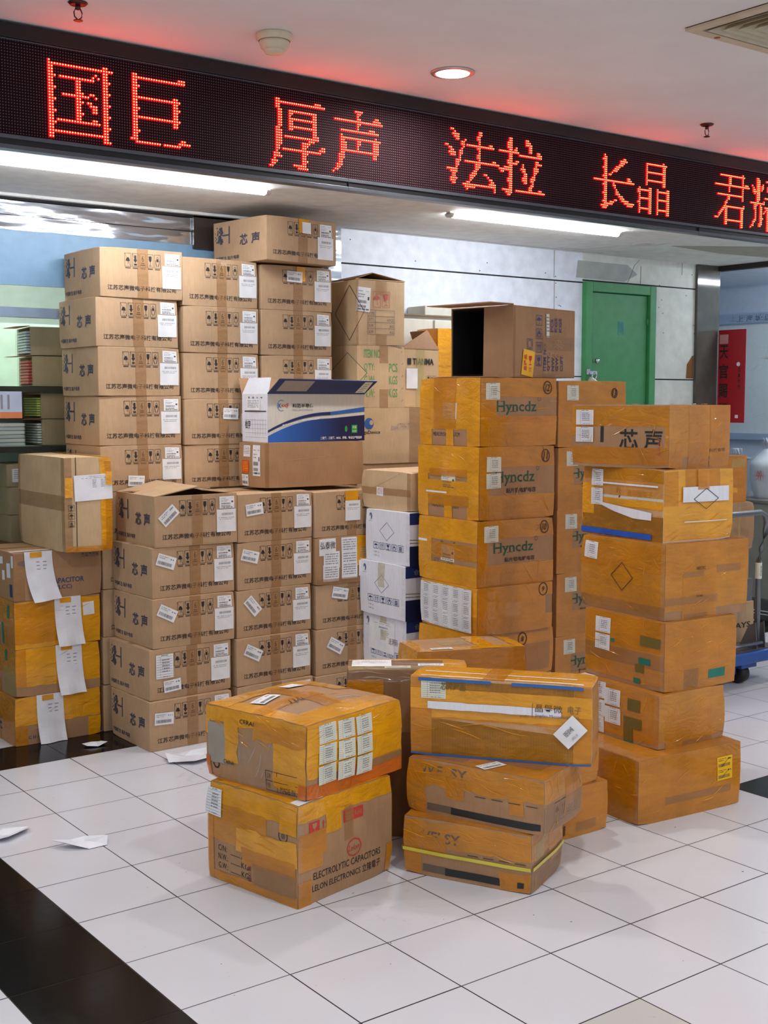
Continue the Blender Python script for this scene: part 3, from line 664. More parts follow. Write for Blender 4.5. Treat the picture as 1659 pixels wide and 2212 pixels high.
GLY = {   # per character: left edge in cm, then runs "row:c0-c1 c ..." on a 10 mm grid
 '国': (43.5, 'v0 1 26;v1 2 26;v20 0 26;v21 0 26;h1 1 22;d 23,1;d 2,5;d 2,9;d 2,13;d 2,17;d 2,21;d 22,5;d 22,9;d 22,13;d 22,17;d 22,21;d 22,26;d 0,0;h5 4 16;d 16,4;d 17,3;d 18,4;v10 6 20;v11 6 20;h11 5 14;d 15,10;d 16,10;d 17,11;d 12,10;d 14,13;d 15,13;d 15,14;d 16,14;d 17,14;d 16,15;d 17,15;d 16,16;d 17,16;d 12,13;d 12,17;h20 3 18;d 16,19;d 17,19;h24 1 19'),
 '巨': (75.4, 'v0 0 23;v1 0 24;h1 1 20;d 18,0;d 19,0;d 20,0;d 2,4;d 2,12;d 2,20;h8 2 16;v16 7 17;v17 7 17;d 18,8;d 18,11;d 18,15;h15 2 16;d -1,23;h24 1 10;h24 12 18;d 18,23;d 19,23;d 20,23;d 21,23;d 22,23;d 19,22;d 20,22'),
 '厚': (133.2, 'v3 0 3;v4 0 10;v5 4 10;v3 11 20;v4 11 19;v5 12 17;h1 4 25;h0 21 23;h4 9 21;v9 4 11;d 10,5;d 10,8;d 10,9;d 10,11;v20 4 13;v21 5 13;h7 10 20;h10 10 20;h14 7 21;d 21,13;d 22,13;d 22,14;d 20,15;d 19,15;d 18,15;d 18,16;d 17,16;d 17,17;v15 16 25;v16 16 26;d 17,20;d 17,23;h19 6 23;d 23,18;d 24,18;d 24,17;d 25,17;d 25,18;h21 2 4;h22 2 5;h23 2 2;h24 1 3;h25 1 2;h26 0 1;h25 11 15;h26 13 17'),
 '声': (163.2, 'h0 11 14;v12 1 8;v13 1 1;d 13,3;d 13,5;h4 1 24;h3 20 23;h2 21 22;h8 4 22;h7 18 20;h11 4 23;d 4,10;v4 11 18;v5 11 19;v6 13 15;v12 12 16;d 13,12;d 13,13;v20 11 18;v21 10 18;v22 12 16;h16 5 20;v3 18 20;v4 19 21;h21 3 4;h22 2 4;h23 2 3;h24 1 2;h25 0 0'),
 '法': (222.4, 'h0 3 4;d 5,1;h2 4 7;h3 5 7;h4 6 7;h7 0 1;h8 2 3;h9 3 4;h10 2 5;h11 3 5;d 11,4;h5 9 10;h6 9 10;d 10,7;d 9,8;h9 8 9;h10 8 9;d 8,11;d 8,12;h13 6 8;h14 6 7;h15 6 7;d 6,16;h17 1 6;h18 3 6;h19 4 5;h20 4 5;h21 3 6;h22 3 5;h23 4 5;h0 19 20;h1 19 20;h2 18 19;h3 18 19;d 19,4;d 19,5;h6 12 27;h5 25 26;h7 18 19;d 19,8;d 19,9;h10 18 19;h11 18 19;d 19,12;h13 11 30;h12 27 28;h14 17 19;h15 17 19;h16 17 18;h17 16 17;h18 15 17;h19 14 16;h20 14 15;d 14,21;h22 12 13;h23 10 25;h24 11 16;d 12,25;h18 22 23;d 24,19;h20 25 26;h21 26 27;h22 25 28;h23 26 28;d 28,24;d 28,25'),
 '拉': (253.8, 'v6 0 25;v7 0 24;v5 2 4;h6 0 5;h6 8 11;h5 9 10;d 10,4;d 5,10;d 5,11;h11 8 10;h10 10 11;h13 3 5;h14 0 5;h15 1 2;d 5,18;d 5,19;h23 2 6;h24 4 7;h25 5 6;h0 16 17;h1 16 18;h2 16 19;h3 18 19;h4 18 19;h5 18 19;h7 12 25;h6 23 25;h5 23 24;d 14,11;d 14,12;h13 13 15;h14 14 15;h15 15 16;h16 15 16;h17 14 16;h18 14 16;h19 15 16;h9 22 23;h10 22 25;d 22,11;h12 21 23;h13 21 23;h14 21 22;d 21,15;h16 20 21;h17 19 21;h18 19 20;d 20,19;h20 19 20;h21 18 19;h22 18 19;h23 10 27;h22 24 25'),
 '长': (314.6, 'v7 0 25;v8 1 24;v6 2 2;v6 6 6;v6 10 10;v6 14 14;v6 18 18;v6 22 22;h12 0 27;h11 23 25;h10 23 24;h1 20 21;h2 18 22;h3 18 20;h4 17 19;h5 15 17;h6 14 16;h7 13 15;d 12,8;h9 10 11;h24 5 9;h25 6 8;h23 9 12;h22 11 13;h21 14 15;d 13,13;h14 13 14;d 14,15;d 15,16;h17 15 16;h18 15 17;h19 17 19;h20 18 20;h21 19 23;h22 21 27;h23 23 26'),
 '晶': (345.6, 'h1 6 20;h5 6 18;h9 6 18;v6 1 11;v18 0 11;v19 1 11;h14 0 9;h18 1 8;h23 1 8;v1 13 25;v8 13 25;v9 13 25;h14 14 21;h18 14 21;h23 14 21;v14 13 25;v21 13 25;v22 13 25;d 0,15;d 0,20;d 20,1'),
 '君': (405.0, 'h0 4 23;h5 0 27;h4 24 26;h10 2 22;v11 1 8;v12 1 5;v22 -1 12;h11 10 11;h12 10 11;d 9,13;h14 8 9;h15 8 8;h16 7 23;h17 6 7;h18 5 6;h19 4 5;h20 3 4;d 3,21;h22 0 2;v8 16 25;v9 17 25;v21 16 26;v22 16 26;h23 8 22;d 23,15'),
 '耀': (434.6, 'v5 -1 11;v6 -1 11;v7 0 10;d 1,3;d 2,4;h5 2 3;h6 2 4;d 3,7;d 10,2;h3 9 10;h4 9 10;d 9,5;h12 0 11;h13 3 5;h14 3 4;h15 3 4;v4 16 20;h21 3 4;h22 2 3;d 2,23;h24 1 2;d 0,25;v8 13 23;v9 14 22;h23 7 9;h24 7 8;h0 13 19;v18 1 9;v14 3 5;h9 12 14;d 11,11;h14 12 25;v14 14 26;v15 14 26;d 13,15;d 12,16;d 11,17;d 10,20;d 9,21'),
}
ledn = 8; ang = [2*PI*k/ledn for k in range(ledn)]
for ch, (cm, prog) in GLY.items():
    on = set()
    for tk in prog.split(';'):
        if tk[0] == 'h':
            r_, a, b = tk[1:].split(); on |= {(c_, int(r_)) for c_ in range(int(a), int(b)+1)}
        elif tk[0] == 'v':
            c_, a, b = tk[1:].split(); on |= {(int(c_), r_) for r_ in range(int(a), int(b)+1)}
        else: on.add(tuple(int(q) for q in tk[2:].split(',')))
    t = MB(); ox = cm/100-8*T
    for c_, r_ in on:
        x = round((ox+c_*.01)/PITCH)*PITCH if False else ox+c_*.0102; z = 2.595-7.6*T-r_*PITCH
        vs = [(x+r_0*math.cos(a), y_, z+r_0*math.sin(a)) for r_0, y_ in ((.0047, .0038), (.0044, .0008), (.0033, -.0012), (.0022, -.0017)) for a in ang]
        t.raw(vs, [(q*ledn+k, q*ledn+(k+1) % ledn, (q+1)*ledn+(k+1) % ledn, (q+1)*ledn+k) for q in range(3) for k in range(ledn)], LEDR)
        t.poly(vs[3*ledn:], LEDY)
    t.build('lit_character', sg)
# ------------------------------------------------------------------ the printed cartons of the two big stacks
def carton_print(b, under=True):
    b.strip('F', .44, .0, .575, 1.0, CLEARB, 'clear_tape', .001)
    b.icons('F', ['umbrella_x', 'down', 'six', 'glass', 'hands'], .285, .735, .765, .27, INK, True, True)
    b.text('F', '江苏芯声微电子科技有限公司', .085, .145, .915, .25, INK, .014)
    S = lambda *a: b.seg('S', *a, .0008)
    w, h = b.dim('S')
    b.rect('S', [(.30*w, .48*h), (.325*w, .48*h), (.325*w, .88*h), (.30*w, .88*h)], BLUEG, .0008)
    b.rect('S', [(.18*w, .665*h), (.30*w, .665*h), (.30*w, .70*h), (.18*w, .70*h)], BLUEG, .0008)
    r = random.Random(4)
    for k in range(34):
        t_ = r.random()**.6; a = (.015+.15*t_)*w; c = (.50+.40*r.random())*h; s_ = (.002+.0045*t_)
        b.rect('S', [(a-s_, c-s_), (a+s_, c-s_), (a+s_, c+s_), (a-s_, c+s_)], BLUEG, .0008)
    for k in range(9):
        c = (.50+.042*k)*h; a = (.155+.02*math.sin(k*1.3))*w
        b.rect('S', [(a-.009, c-.004), (a+.008, c-.004), (a+.008, c+.005), (a-.009, c+.005)], BLUEG, .0008)
    b.text('S', '芯', .515, .40, .665, .65, BLUEG, .03); b.text('S', '声', .73, .40, .885, .65, BLUEG, .03)
    b.text('S', '中国新生 贴片电容', .045, .11, .50, .20, BLUEG, .02)
def carton_labels(b):
    b.sticker('F', .872, .82, .070, .050, 'code'); b.sticker('F', .862, .455, .090, .094, 'ship')
CH = .683
def proto(seed, W, group, top='closed'):
    b = Box('printed_carton', 'x', (0, 0, 0, 0, 1.27, W, CH), KRAFT if top == 'closed' else KRAFT, group, seed=seed, bulge=.0022, dent=.004,
            open_='T' if top == 'open' else None)
    carton_print(b); carton_labels(b)
    if top == 'closed': b.top_seam(CLEARB, 'a')
    return b
def copy_tree(o, parent=None):
    c = o.copy(); COL.objects.link(c); c.parent = parent
    for ch in o.children: copy_tree(ch, c)
    return c
FG = 'printed cartons of the front stack'; BG = 'printed cartons of the tall rear stack'
PR = {}
def place(o, b, q):
    x, y, z, yaw, H = q; c = Vector((b.L/2, b.W/2, 0)); yr = R(yaw)
    o.location = Vector((x*T, y*T, z*T))+Matrix.Rotation(yr, 3, 'Z')@c; o.rotation_euler = (0, 0, yr); o.scale = (1, 1, H/CH)
def carton(kind, seed, q, label, extra=None):
    """one carton of the kind; the first of a kind is the prototype itself, later ones are copies with their own stickers"""
    W = 1.2 if kind == 'front' else 1.27; key = (kind, seed % 3); g = FG if kind == 'front' else BG
    if key not in PR:
        b = proto(seed % 3+1, W, g); b.base = list(b.parts); b.done(); PR[key] = [b, False]
    b, used = PR[key]
    o = b.o if not used else copy_tree(b.o); PR[key][1] = True
    if extra: PEND.append((o, b, extra))
    tag(o, label, 'carton', g); place(o, b, q); return o
PEND = []
# front stack: columns left, middle, right; rows from the floor up
A = [(2.97, .60, 0, .5, .678), (3.0, .645, .678, 1.7, .701), (3.063, .657, 1.379, .6, .678), (3.087, .69, 2.057, 1.1, .691)]
AL = ['printed carton on the floor at the bottom of the front stack, left column', 'printed carton second from the floor in the front stack, left column, two stickers',
      'printed carton third from the floor in the left column of the front stack, tilted sticker', 'printed carton directly under the open carton at the left of the front stack']
AX = [lambda b: b.sticker('F', .165, .64, .085, .050, 'bar', -3),
      lambda b: (b.sticker('F', .175, .655, .078, .096, 'form', 0, PAPER, 'label', GREYL), b.sticker('F', .265, .26, .078, .048, 'bar', 4)),
      lambda b: b.sticker('F', .17, .70, .085, .050, 'bar', -27), lambda b: b.sticker('F', .16, .72, .085, .050, 'bar', -19)]
B_ = [(4.34, .63, 0, 0, .689), (4.342, .643, .689, 1.5, .681), (4.374, .69, 1.37, 1.3, .674), (4.40, .70, 2.044, 1.4, .680), (4.41, .70, 2.724, 1.2, .684)]
BLb = ['printed carton on the floor in the middle of the front stack, mostly hidden', 'printed carton second from the floor in the middle column of the front stack', 'printed carton third from the floor in the middle column of the front stack, steep sticker',
       'printed carton in the middle column of the front stack, torn white sticker at its right', 'top printed carton in the middle column of the front stack, beside the open carton']
BX = [None, lambda b: b.sticker('F', .21, .68, .085, .050, 'bar', -27), lambda b: b.sticker('F', .205, .66, .085, .050, 'bar', -50), lambda b: b.sticker('F', .16, .71, .085, .050, 'bar', -15), lambda b: b.sticker('F', .215, .68, .085, .050, 'bar', 6)]
C_ = [(5.66, .63, 0, 0, .66), (5.69, .66, .66, 0, .686), (5.71, .68, 1.346, 0, .664), None, (5.70, .68, 2.708, 0, .678)]
CLb = ['printed carton on the floor at the right of the front stack, mostly hidden', 'printed carton second from the floor at the right of the front stack, tilted sticker', 'printed carton at the right of the front stack under the carton with many labels', None, 'top printed carton at the right of the front stack, amber tape on its icons']
CX = [None, lambda b: b.sticker('F', .27, .62, .085, .052, 'bar', -30), lambda b: b.sticker('F', .33, .78, .085, .052, 'bar', -12), None,
      lambda b: (b.sticker('F', .52, .56, .082, .090, 'ship'), b.strip('F', .41, .55, .60, 1.0, AMBER, 'amber_tape', .002))]
for i, q in enumerate(A): carton('front', i, q, AL[i], AX[i])
for i, q in enumerate(B_): carton('front', i+1, q, BLb[i], BX[i])
for i, q in enumerate(C_):
    if q: carton('front', i+2, q, CLb[i], CX[i])
# rear stack
rown = {6: 'fifth from the top', 7: 'fourth from the top', 8: 'third from the top', 9: 'second from the top', 10: 'topmost'}
Dz = [0, .68, 1.368, 2.049, 2.739, 3.428, 4.08, 4.78, 5.47, 6.155, 6.845]
Dp = {1: (2.903, 1.93, 0), 2: (2.915, 1.93, 0), 3: (2.929, 1.93, 0), 4: (2.932, 1.93, 0), 5: (2.93, 1.95, 0), 6: (2.937, 1.95, -.8), 7: (2.93, 1.95, -.6), 8: (2.92, 1.93, .3), 9: (2.90, 1.93, .6), 10: (2.97, 1.92, -.3)}
ord_ = {1: 'on the floor', 2: 'second from the floor', 3: 'third from the floor', 4: 'fourth from the floor', 5: 'fifth from the floor'}
for i in range(1, 11):
    x, y, yaw = Dp[i]
    lab = ('rear stack carton %s, a sliver left of the front stack' % ord_[i]) if i < 5 else ('printed carton of the rear stack hidden behind the front stack' if i == 5 else 'printed carton, %s in the left column of the rear stack' % rown[i])
    carton('rear', i, (x, y, Dz[i-1], yaw, Dz[i]-Dz[i-1]), lab, (lambda b: b.sticker('F', .42, .22, .075, .048, 'bar', -3)) if i == 6 else None)
Ez = [3.428, 4.065, 4.736, 5.415, 6.09, 6.79]
for k in range(5):
    i = k+6
    carton('rear', i+1, (4.245, 1.93-.01*(k % 2), Ez[k], -.3+.2*k, Ez[k+1]-Ez[k]), 'printed carton, %s in the middle column of the rear stack' % rown[i], (lambda b: b.sticker('F', .60, .68, .078, .050, 'bar', -2)) if i == 7 else None)
Fz = [3.428, 4.118, 4.74, 5.405, 6.094, 6.77]
for k in range(2, 5):
    i = k+6
    ex = (lambda b: (b.sticker('F', .46, .76, .082, .05, 'bar', -2), b.strip('F', .49, .66, .61, 1, AMBER, 'amber_tape', .002))) if i == 10 else None
    carton('rear', i+2, (5.565, 1.92, Fz[k], -1.2, Fz[k+1]-Fz[k]), {8: 'printed carton of the right rear column, just above the open blue and white box', 9: 'printed carton of the right rear column, second below the tilted top carton', 10: 'printed carton of the right rear column with amber tape on its icons'}[i], ex)
# hidden supports of the rear stack
HB = Box('plain_carton', 'x', (0, 0, 0, 0, 1.27, 1.27, CH), KRAFT, None, seed=9); HB.done(); first = True
HIDL = 'plain brown carton hidden low in the rear rows behind the front stack'
def hid(x, y, z, H, sx=1, sy=1, yaw=0, label=HIDL, group='plain cartons hidden in the lower rear rows'):
    global first
    o = HB.o if first else copy_tree(HB.o); first = False
    tag(o, label, 'carton', group); place(o, HB, (x, y, z, yaw, H)); o.scale = (sx, sy, H/CH)
    o.location = Vector((x*T, y*T, z*T))+Matrix.Rotation(R(yaw), 3, 'Z')@Vector((HB.L/2*sx, HB.W/2*sy, 0)); return o
for k in range(5): hid(4.245, 1.98, k*.6856, .6856); hid(5.56, 1.98, k*.6856, .6856)
hid(5.56, 1.96, 3.428, .65); hid(5.56, 1.96, 4.078, .662)
# extra stickers on single cartons, made against the kind's own face shape
for o, b, ex in PEND:
    b.parts = {}; b.layer = {'F': 6, 'S': 3, 'T': 3}; ex(b); keep = b.o; b.o = o; b.done(); b.o = keep
# the open printed carton on the front stack
b = Box('open_printed_carton', 'open printed carton with raised flaps on top of the front stack at the left', (3.13, .68, 2.748, -.8, 1.25, 1.22, .69), KRAFT, FG, 'carton', seed=4, bulge=.002, open_='T')
carton_print(b); carton_labels(b); b.sticker('F', .165, .62, .085, .050, 'bar', 42)
b.flapquad([(0, 0, 1), (0, 1, 1), (.50, 1, 1.20), (.52, 0, 1.17)]); b.flapquad([(1, 1, 1), (1, 0, 1), (.58, .04, 1.10), (.56, .98, 1.22)])
b.flapquad([(0.01, 1, .99), (.99, 1, .99), (.98, .6, 1.05), (.02, .6, 1.05)]); b.done()
b = Box('tilted_printed_carton', 'printed carton turned askew on top of the whole stack, amber tape on its icons', (5.48, 1.62, 6.80, 6.0, 1.36, 1.35, .66), KRAFT, BG, 'carton', seed=6, bulge=.002, dent=.004)
carton_print(b); b.sticker('F', .84, .77, .072, .060, 'code'); b.sticker('F', .835, .37, .095, .10, 'ship'); b.sticker('F', .56, .80, .05, .05, 'plain'); b.strip('F', .45, .68, .60, 1, AMBER, 'amber_tape', .002); b.done()
b = Box('labelled_carton', 'brown carton covered in many white labels, right column of the front stack', (5.70, .66, 2.01, 0, 1.27, 1.2, .698), KRAFT2, None, seed=3, dent=.004, bulge=.003)
b.sticker('F', .155, .80, .088, .075, 'plain', 0); b.text('F', '弘泰微', .05, .76, .26, .92, INK, .0, 'label_writing', off=.0045)
for a, c, w_, h_ in ((.46, .80, .085, .075), (.21, .52, .085, .075), (.46, .50, .085, .08), (.20, .24, .085, .075), (.46, .27, .085, .075), (.72, .62, .10, .07), (.70, .30, .08, .07)): b.sticker('F', a, c, w_, h_, 'lines', 0)
b.strip('F', .57, .36, .74, 1.0, AMBER, 'amber_tape', .002); b.strip('F', 0, 0, 1, .12, CLEARB, 'clear_tape'); b.done()
# ------------------------------------------------------------------ left pile with the sheets of paper
G = [(1.61, 1.93, 0, 0, 1.24, 1.22, .671), (1.64, 1.94, .671, 0, 1.22, 1.22, .663), (1.645, 1.945, 1.334, .0, 1.235, 1.22, .664), (1.65, 1.94, 1.998, -.5, 1.26, 1.22, .662)]
GL_ = ['amber taped carton on the floor of the left pile, paper sheet hanging off its front', 'amber taped carton second from the floor in the left pile with a hanging sheet', 'amber taped carton third from the floor in the left pile, white patch beside its sheet', 'brown carton with blue CAPACITOR print and a sheet of paper on the left pile']
for i, q in enumerate(G):
    b = Box('taped_carton' if i < 3 else 'capacitor_carton', GL_[i], q, KRAFT2 if i else KRAFT2, 'cartons of the left pile' if i < 3 else None, seed=30+i, dent=.006, bulge=.003)
    if i < 3:
        am = AMBER if i == 1 else AMBER2
        if i == 2: b.strip('F', 0, 0, 1, .97, AMBER, jag=.002); b.strip('F', 0, .1, .68, .96, AMBER2, jag=.003)
        if i == 1: b.strip('F', 0, .2, 1, 1, AMBER, jag=.003); b.strip('F', 0, .2, .12, 1, AMBER2)
        if i == 0: b.strip('F', 0, .42, 1, 1, AMBER, jag=.004); b.strip('F', 0, 0, .14, .42, AMBER2); b.strip('F', .85, 0, 1, .4, AMBER)
        b.strip('S', .3, .45, 1, 1, AMBER2, jag=.003); b.strip('S', .65, .0, 1, .6, PALE if i == 1 else AMBER3); b.strip('S', .2, 0, .55, .3, AMBER3)
        if i == 2: b.strip('S', .62, .05, .68, .5, TEAL, 'teal_tape'); b.strip('S', .80, .62, .86, .9, TEAL, 'teal_tape'); b.sticker('F', .86, .72, .05, .055, 'plain', 3)
        if i == 1: b.strip('S', .7, .72, .76, .95, TEAL, 'teal_tape')
        if i == 0:
            b.text('F', 'C H I N A', .15, .12, .36, .19, BLUEI, .01); b.disc('F', b.fr('F', .90, .14), .016, GREENI, .0012, ry=.007)
            for k in range(3): b.text('S', 'GE', .05+.3*k, .12+.1*k, .3+.3*k, .4+.1*k, BLUEG, .02)
        b.tape_wrap(AMBER3, 'T', 2); b.wrinkles('F', 16, .05, .2, .95, .95, ang=12)
        ca = (.62, .64, .42)[2-i]; wS = .105
        ca = {0: .40, 1: .62, 2: .61}[i]
    else:
        b.text('F', 'CAPACITOR', .39, .31, .79, .42, BLUEI, .02); b.text('F', '(MLCC)', .42, .16, .65, .27, BLUEI, .015)
        b.disc('F', b.fr('F', .12, .78), .03, NAVY, .0008, ry=.013); b.icons('F', ['glass', 'six', 'umbrella', 'hands', 'stack'], .76, .98, .88, .10, BLUEG)
        for a, c, w_, h_ in ((.85, .62, .04, .06), (.96, .82, .022, .05), (.70, .5, .03, .04), (.62, .8, .05, .03)): b.sticker('S', a, c, w_, h_, 'plain', 4)
        b.rect('S', [(.87*b.W, .08*b.H), (.95*b.W, .08*b.H), (.95*b.W, .34*b.H), (.87*b.W, .34*b.H)], BLUEI, .0009)
        b.strip('T', .0, .1, .5, .2, PAPER, 'torn_paper', .004); b.strip('F', 0, .0, .12, 1, CLEARB, 'clear_tape'); b.top_seam(CLEARB)
        ca = .27
    # hanging sheet: starts at the top edge, curls off at the foot
    t = MB(); w_ = b.L*.31; x0 = ca*b.L-w_/2; n_ = 12; sk = {0: .008, 1: .014, 2: .012, 3: .04}[i]
    hh = {0: .98, 1: 1.03, 2: 1.0, 3: 1.0}[i]*b.H
    g = []
    for j in range(n_+1):
        for k in range(7):
            f_ = j/n_; x = x0+w_*k/6+sk*f_*f_*.8; z = b.H+.002-hh*f_-(.010*(1-k/6) if i == 3 else .004)*f_+.0
            g.append(Vector((x, -.005-.022*f_**3*(1+.3*math.sin(k)), z))-b.c)
    t.raw(g, [(j*7+k, (j+1)*7+k, (j+1)*7+k+1, j*7+k+1) for j in range(n_) for k in range(6)], SHEET)
    rr = random.Random(i)
    for j in range(1, 7):
        for k in range(2):
            x = x0+w_*(.42+.24*k)+sk*(j*.07)**2; z = b.H*(.86-.075*j); t.box(tuple(Vector((x, -.0062, z))-b.c), tuple(Vector((x+.012+.006*rr.random(), -.0060, z+.003))-b.c), GREYL)
    s_ = t.build('paper_sheet', b.o); s_['label'] = 'white typed sheet taped over the front'
    sm = s_.modifiers.new('thick', 'SOLIDIFY'); sm.thickness = .0004
    t = MB(); t.box(tuple(Vector((x0+w_*.2, -.0075, b.H*.89))-b.c), tuple(Vector((x0+w_*.62, -.0068, b.H*1.0))-b.c), AMBER); t.build('amber_tape', b.o)
    b.done()
b = Box('tall_carton', 'tall plain brown carton with a white sheet taped on, topmost of the left pile', (2.215, 1.50, 2.664, 0, .68, 1.70, 1.29), KRAFT3, None, seed=40, dent=.006, bulge=.004)
b.strip('S', 0, .44, 1, .60, CLEARB, 'clear_tape', .001); b.strip('S', .0, 0, .05, 1, CLEARB, 'clear_tape'); b.strip('S', .94, 0, 1, 1, CLEARB, 'clear_tape')
b.strip('F', 0, 0, .15, 1, CLEARB, 'clear_tape'); b.strip('F', .76, 0, 1, 1, AMBER, jag=.003); b.strip('F', .86, .0, 1, .96, AMBER2); b.strip('F', 0, .0, .9, .06, AMBER3)
b.seg('F', (.235*b.L, 0), (.235*b.L, b.H), .003, INK, .0016); b.strip('T', .7, 0, 1, 1, AMBER, jag=.002)
for k, kd in enumerate(('glass', 'umbrella', 'six')): b.icon('F', kd, .13*b.L, (.47-.085*k)*b.H, .024, .024, INK, .0018)
nm = b.sticker('F', .60, .68, .165, .105, 'list', 2, SHEET, 'paper_sheet'); b.strip('F', -.0, .58, .16, .79, AMBER, 'amber_tape', off=.006); b.strip('F', .86, .70, 1, .84, AMBER, 'amber_tape', off=.006)
b.done()
# ------------------------------------------------------------------ middle: blue and white box, plain box, tan box
b = Box('long_brown_box', 'long plain brown box under the open blue and white box', (5.03, .98, 3.45, -.6, 1.74, .76, .66), KRAFT2, None, seed=50, dent=.005, bulge=.004)
b.sticker('S', .35, .80, .06, .05, 'lines'); b.sticker('S', .72, .60, .062, .135, 'code', 0); b.sticker('S', .3, .45, .06, .055, 'caution', 0, ORS, 'label', YSTK, lab='orange red caution sticker'); b.sticker('S', .28, .15, .06, .05, 'bar')
b.strip('F', .0, 0, .04, 1, CLEARB, 'clear_tape'); b.seg('F', (.2*b.L, .60*b.H), (.6*b.L, .66*b.H), .0012, KRAFT3, .0008, 'crease'); b.done()
rg = NT('royal to navy print'); gx_ = rg.add('ShaderNodeTexCoord'); sp_ = rg.add('ShaderNodeSeparateXYZ'); rg.link(gx_.outputs['Object'], sp_.inputs[0]); rg.set(Base_Color=rg.ramp(rg.math('ADD', rg.math('MULTIPLY', sp_.outputs[0], 2), .5), [(.1, srgb(48, 104, 190)), (.75, srgb(26, 36, 78))]), Roughness=.35); ROYAL = rg.m
b = Box('semiconductor_box', 'open blue and white box with raised flaps on the long brown box', (5.10, 1.0, 4.112, -.8, 1.70, .74, .70), CREAMB, None, seed=51, bulge=.0015, open_='T', inner=BOARDIN)
L, H = b.L, b.H
lo = lambda a: .17+.38*(1-(1-min(1, a/.62))**2)*.93 + (.07*max(0, a-.62)/.38)
N_ = 22
for k in range(N_):
    a0, a1 = k/N_, (k+1)/N_; f0, f1 = lo(a0)-.02, lo(a1)-.02
    b.rect('F', [(a0*L, .0), (a1*L, .0), (a1*L, (f1-.02)*H), (a0*L, (f0-.02)*H)], ROYAL, .0008)
    g0, g1 = .05+.03*a0+.08*max(0, a0-.7), .05+.03*a1+.08*max(0, a1-.7)
    b.rect('F', [(a0*L, (f0+.05)*H), (a1*L, (f1+.05)*H), (a1*L, (f1+.05+g1)*H), (a0*L, (f0+.05+g0)*H)], NAVY if a0 < .62 else MIDBLUE, .0008)
b.text('F', '科范半导体', .245, .715, .46, .80, INK, .02); b.text('F', 'Kafan Semiconductor', .245, .655, .455, .69, GREYL, 0)
b.text('F', 'K', .105, .715, .135, .80, MIDBLUE, .02); b.text('F', '<<F', .135, .715, .205, .80, REDS, .02); b.ring('F', b.fr('F', .135, .76), .02, .002, MIDBLUE, .0009, a0=60, a1=300, ry=.023)
b.text('F', '二极管、三极管、MOS、桥堆、专业生产制造商', .53, .04, .97, .10, PAPER, .02, off=.0012)
b.text('F', '高品质 稳定性', .14, .36, .30, .40, PAPER, .02, off=.0014, rot=10); b.text('F', '国内领先品质', .34, .45, .52, .49, PAPER, .02, off=.0014, rot=5)
b.rect('F', [(.86*L, .17*H), (.92*L, .17*H), (.92*L, .34*H), (.86*L, .34*H)], GREENF, .0012); b.text('F', '环保', .87, .26, .91, .32, PAPER, 0, off=.0016); b.text('F', 'RoHS', .87, .19, .91, .23, PAPER, 0, off=.0016)
b.disc('F', b.fr('F', .80, .26), .007, GREENF, .0012, ry=.014)
b.rect('S', [(0, 0), (b.W, 0), (b.W, H), (0, H)], WHITEB, .0004, 'white_panel')
b.icons('S', ['glass', 'hands', 'up', 'umbrella'], .2, .85, .92, .06, BLUEG, False); b.sticker('S', .45, .78, .12, .05, 'lines'); b.seg('S', (.1*b.W, .64*H), (.95*b.W, .64*H), .005, BLUEG, .001)
b.text('S', '检字', .12, .28, .34, .45, INK, .01)
for k in range(6): b.seg('S', ((.42+.1*k)*b.W, .14*H), ((.42+.1*k)*b.W, .48*H), .001, GREYL, .001)
for k in range(5): b.seg('S', (.12*b.W, (.1+.09*k)*H), (.95*b.W, (.1+.09*k)*H), .001, GREYL, .001)
fq = [(0, 0, 1), (1, 0, 1), (1.055, -.30, 1.28), (.045, -.30, 1.30)]
nm = b.flapquad(fq, 'flap', NAVY, -.004, 'dark blue front flap'); q = [Vector((p[0]*b.L, p[1]*b.W, p[2]*b.H))-b.c for p in fq]
def onflap(u, v, o=.001): p = q[0].lerp(q[1], u).lerp(q[3].lerp(q[2], u), v); n_ = (q[1]-q[0]).cross(q[3]-q[0]).normalized(); return p+n_*o
t = b.part('flap_label'); t.poly([onflap(*p) for p in ((.88, .12), (.985, .12), (.96, .92), (.88, .92))], PAPERY)
for k in range(5): t.poly([onflap(*p, .0014) for p in ((.895, .2+.13*k), (.945, .2+.13*k), (.943, .24+.13*k), (.895, .24+.13*k))], GREYL)
t = b.part('worn_patch'); t.poly([onflap(*p) for p in ((.06, .2), (.36, .2), (.36, .92), (.06, .92))], GREYCARD)
b.flapquad([(0, 1, 1), (0, 0, 1), (.05, .08, 1.34), (.05, .92, 1.34)], 'flap', WHITEB, -.004, 'white left flap'); b.flapquad([(0, 1, .99), (1, 1, .99), (1, 1.15, 1.34), (0, 1.15, 1.34)], 'flap', KRAFT2, -.004)
b.flapquad([(1, 0, 1), (1, 1, 1), (1.06, .9, 1.3), (1.06, .1, 1.3)], 'flap', KRAFT2, -.004)
b.done()
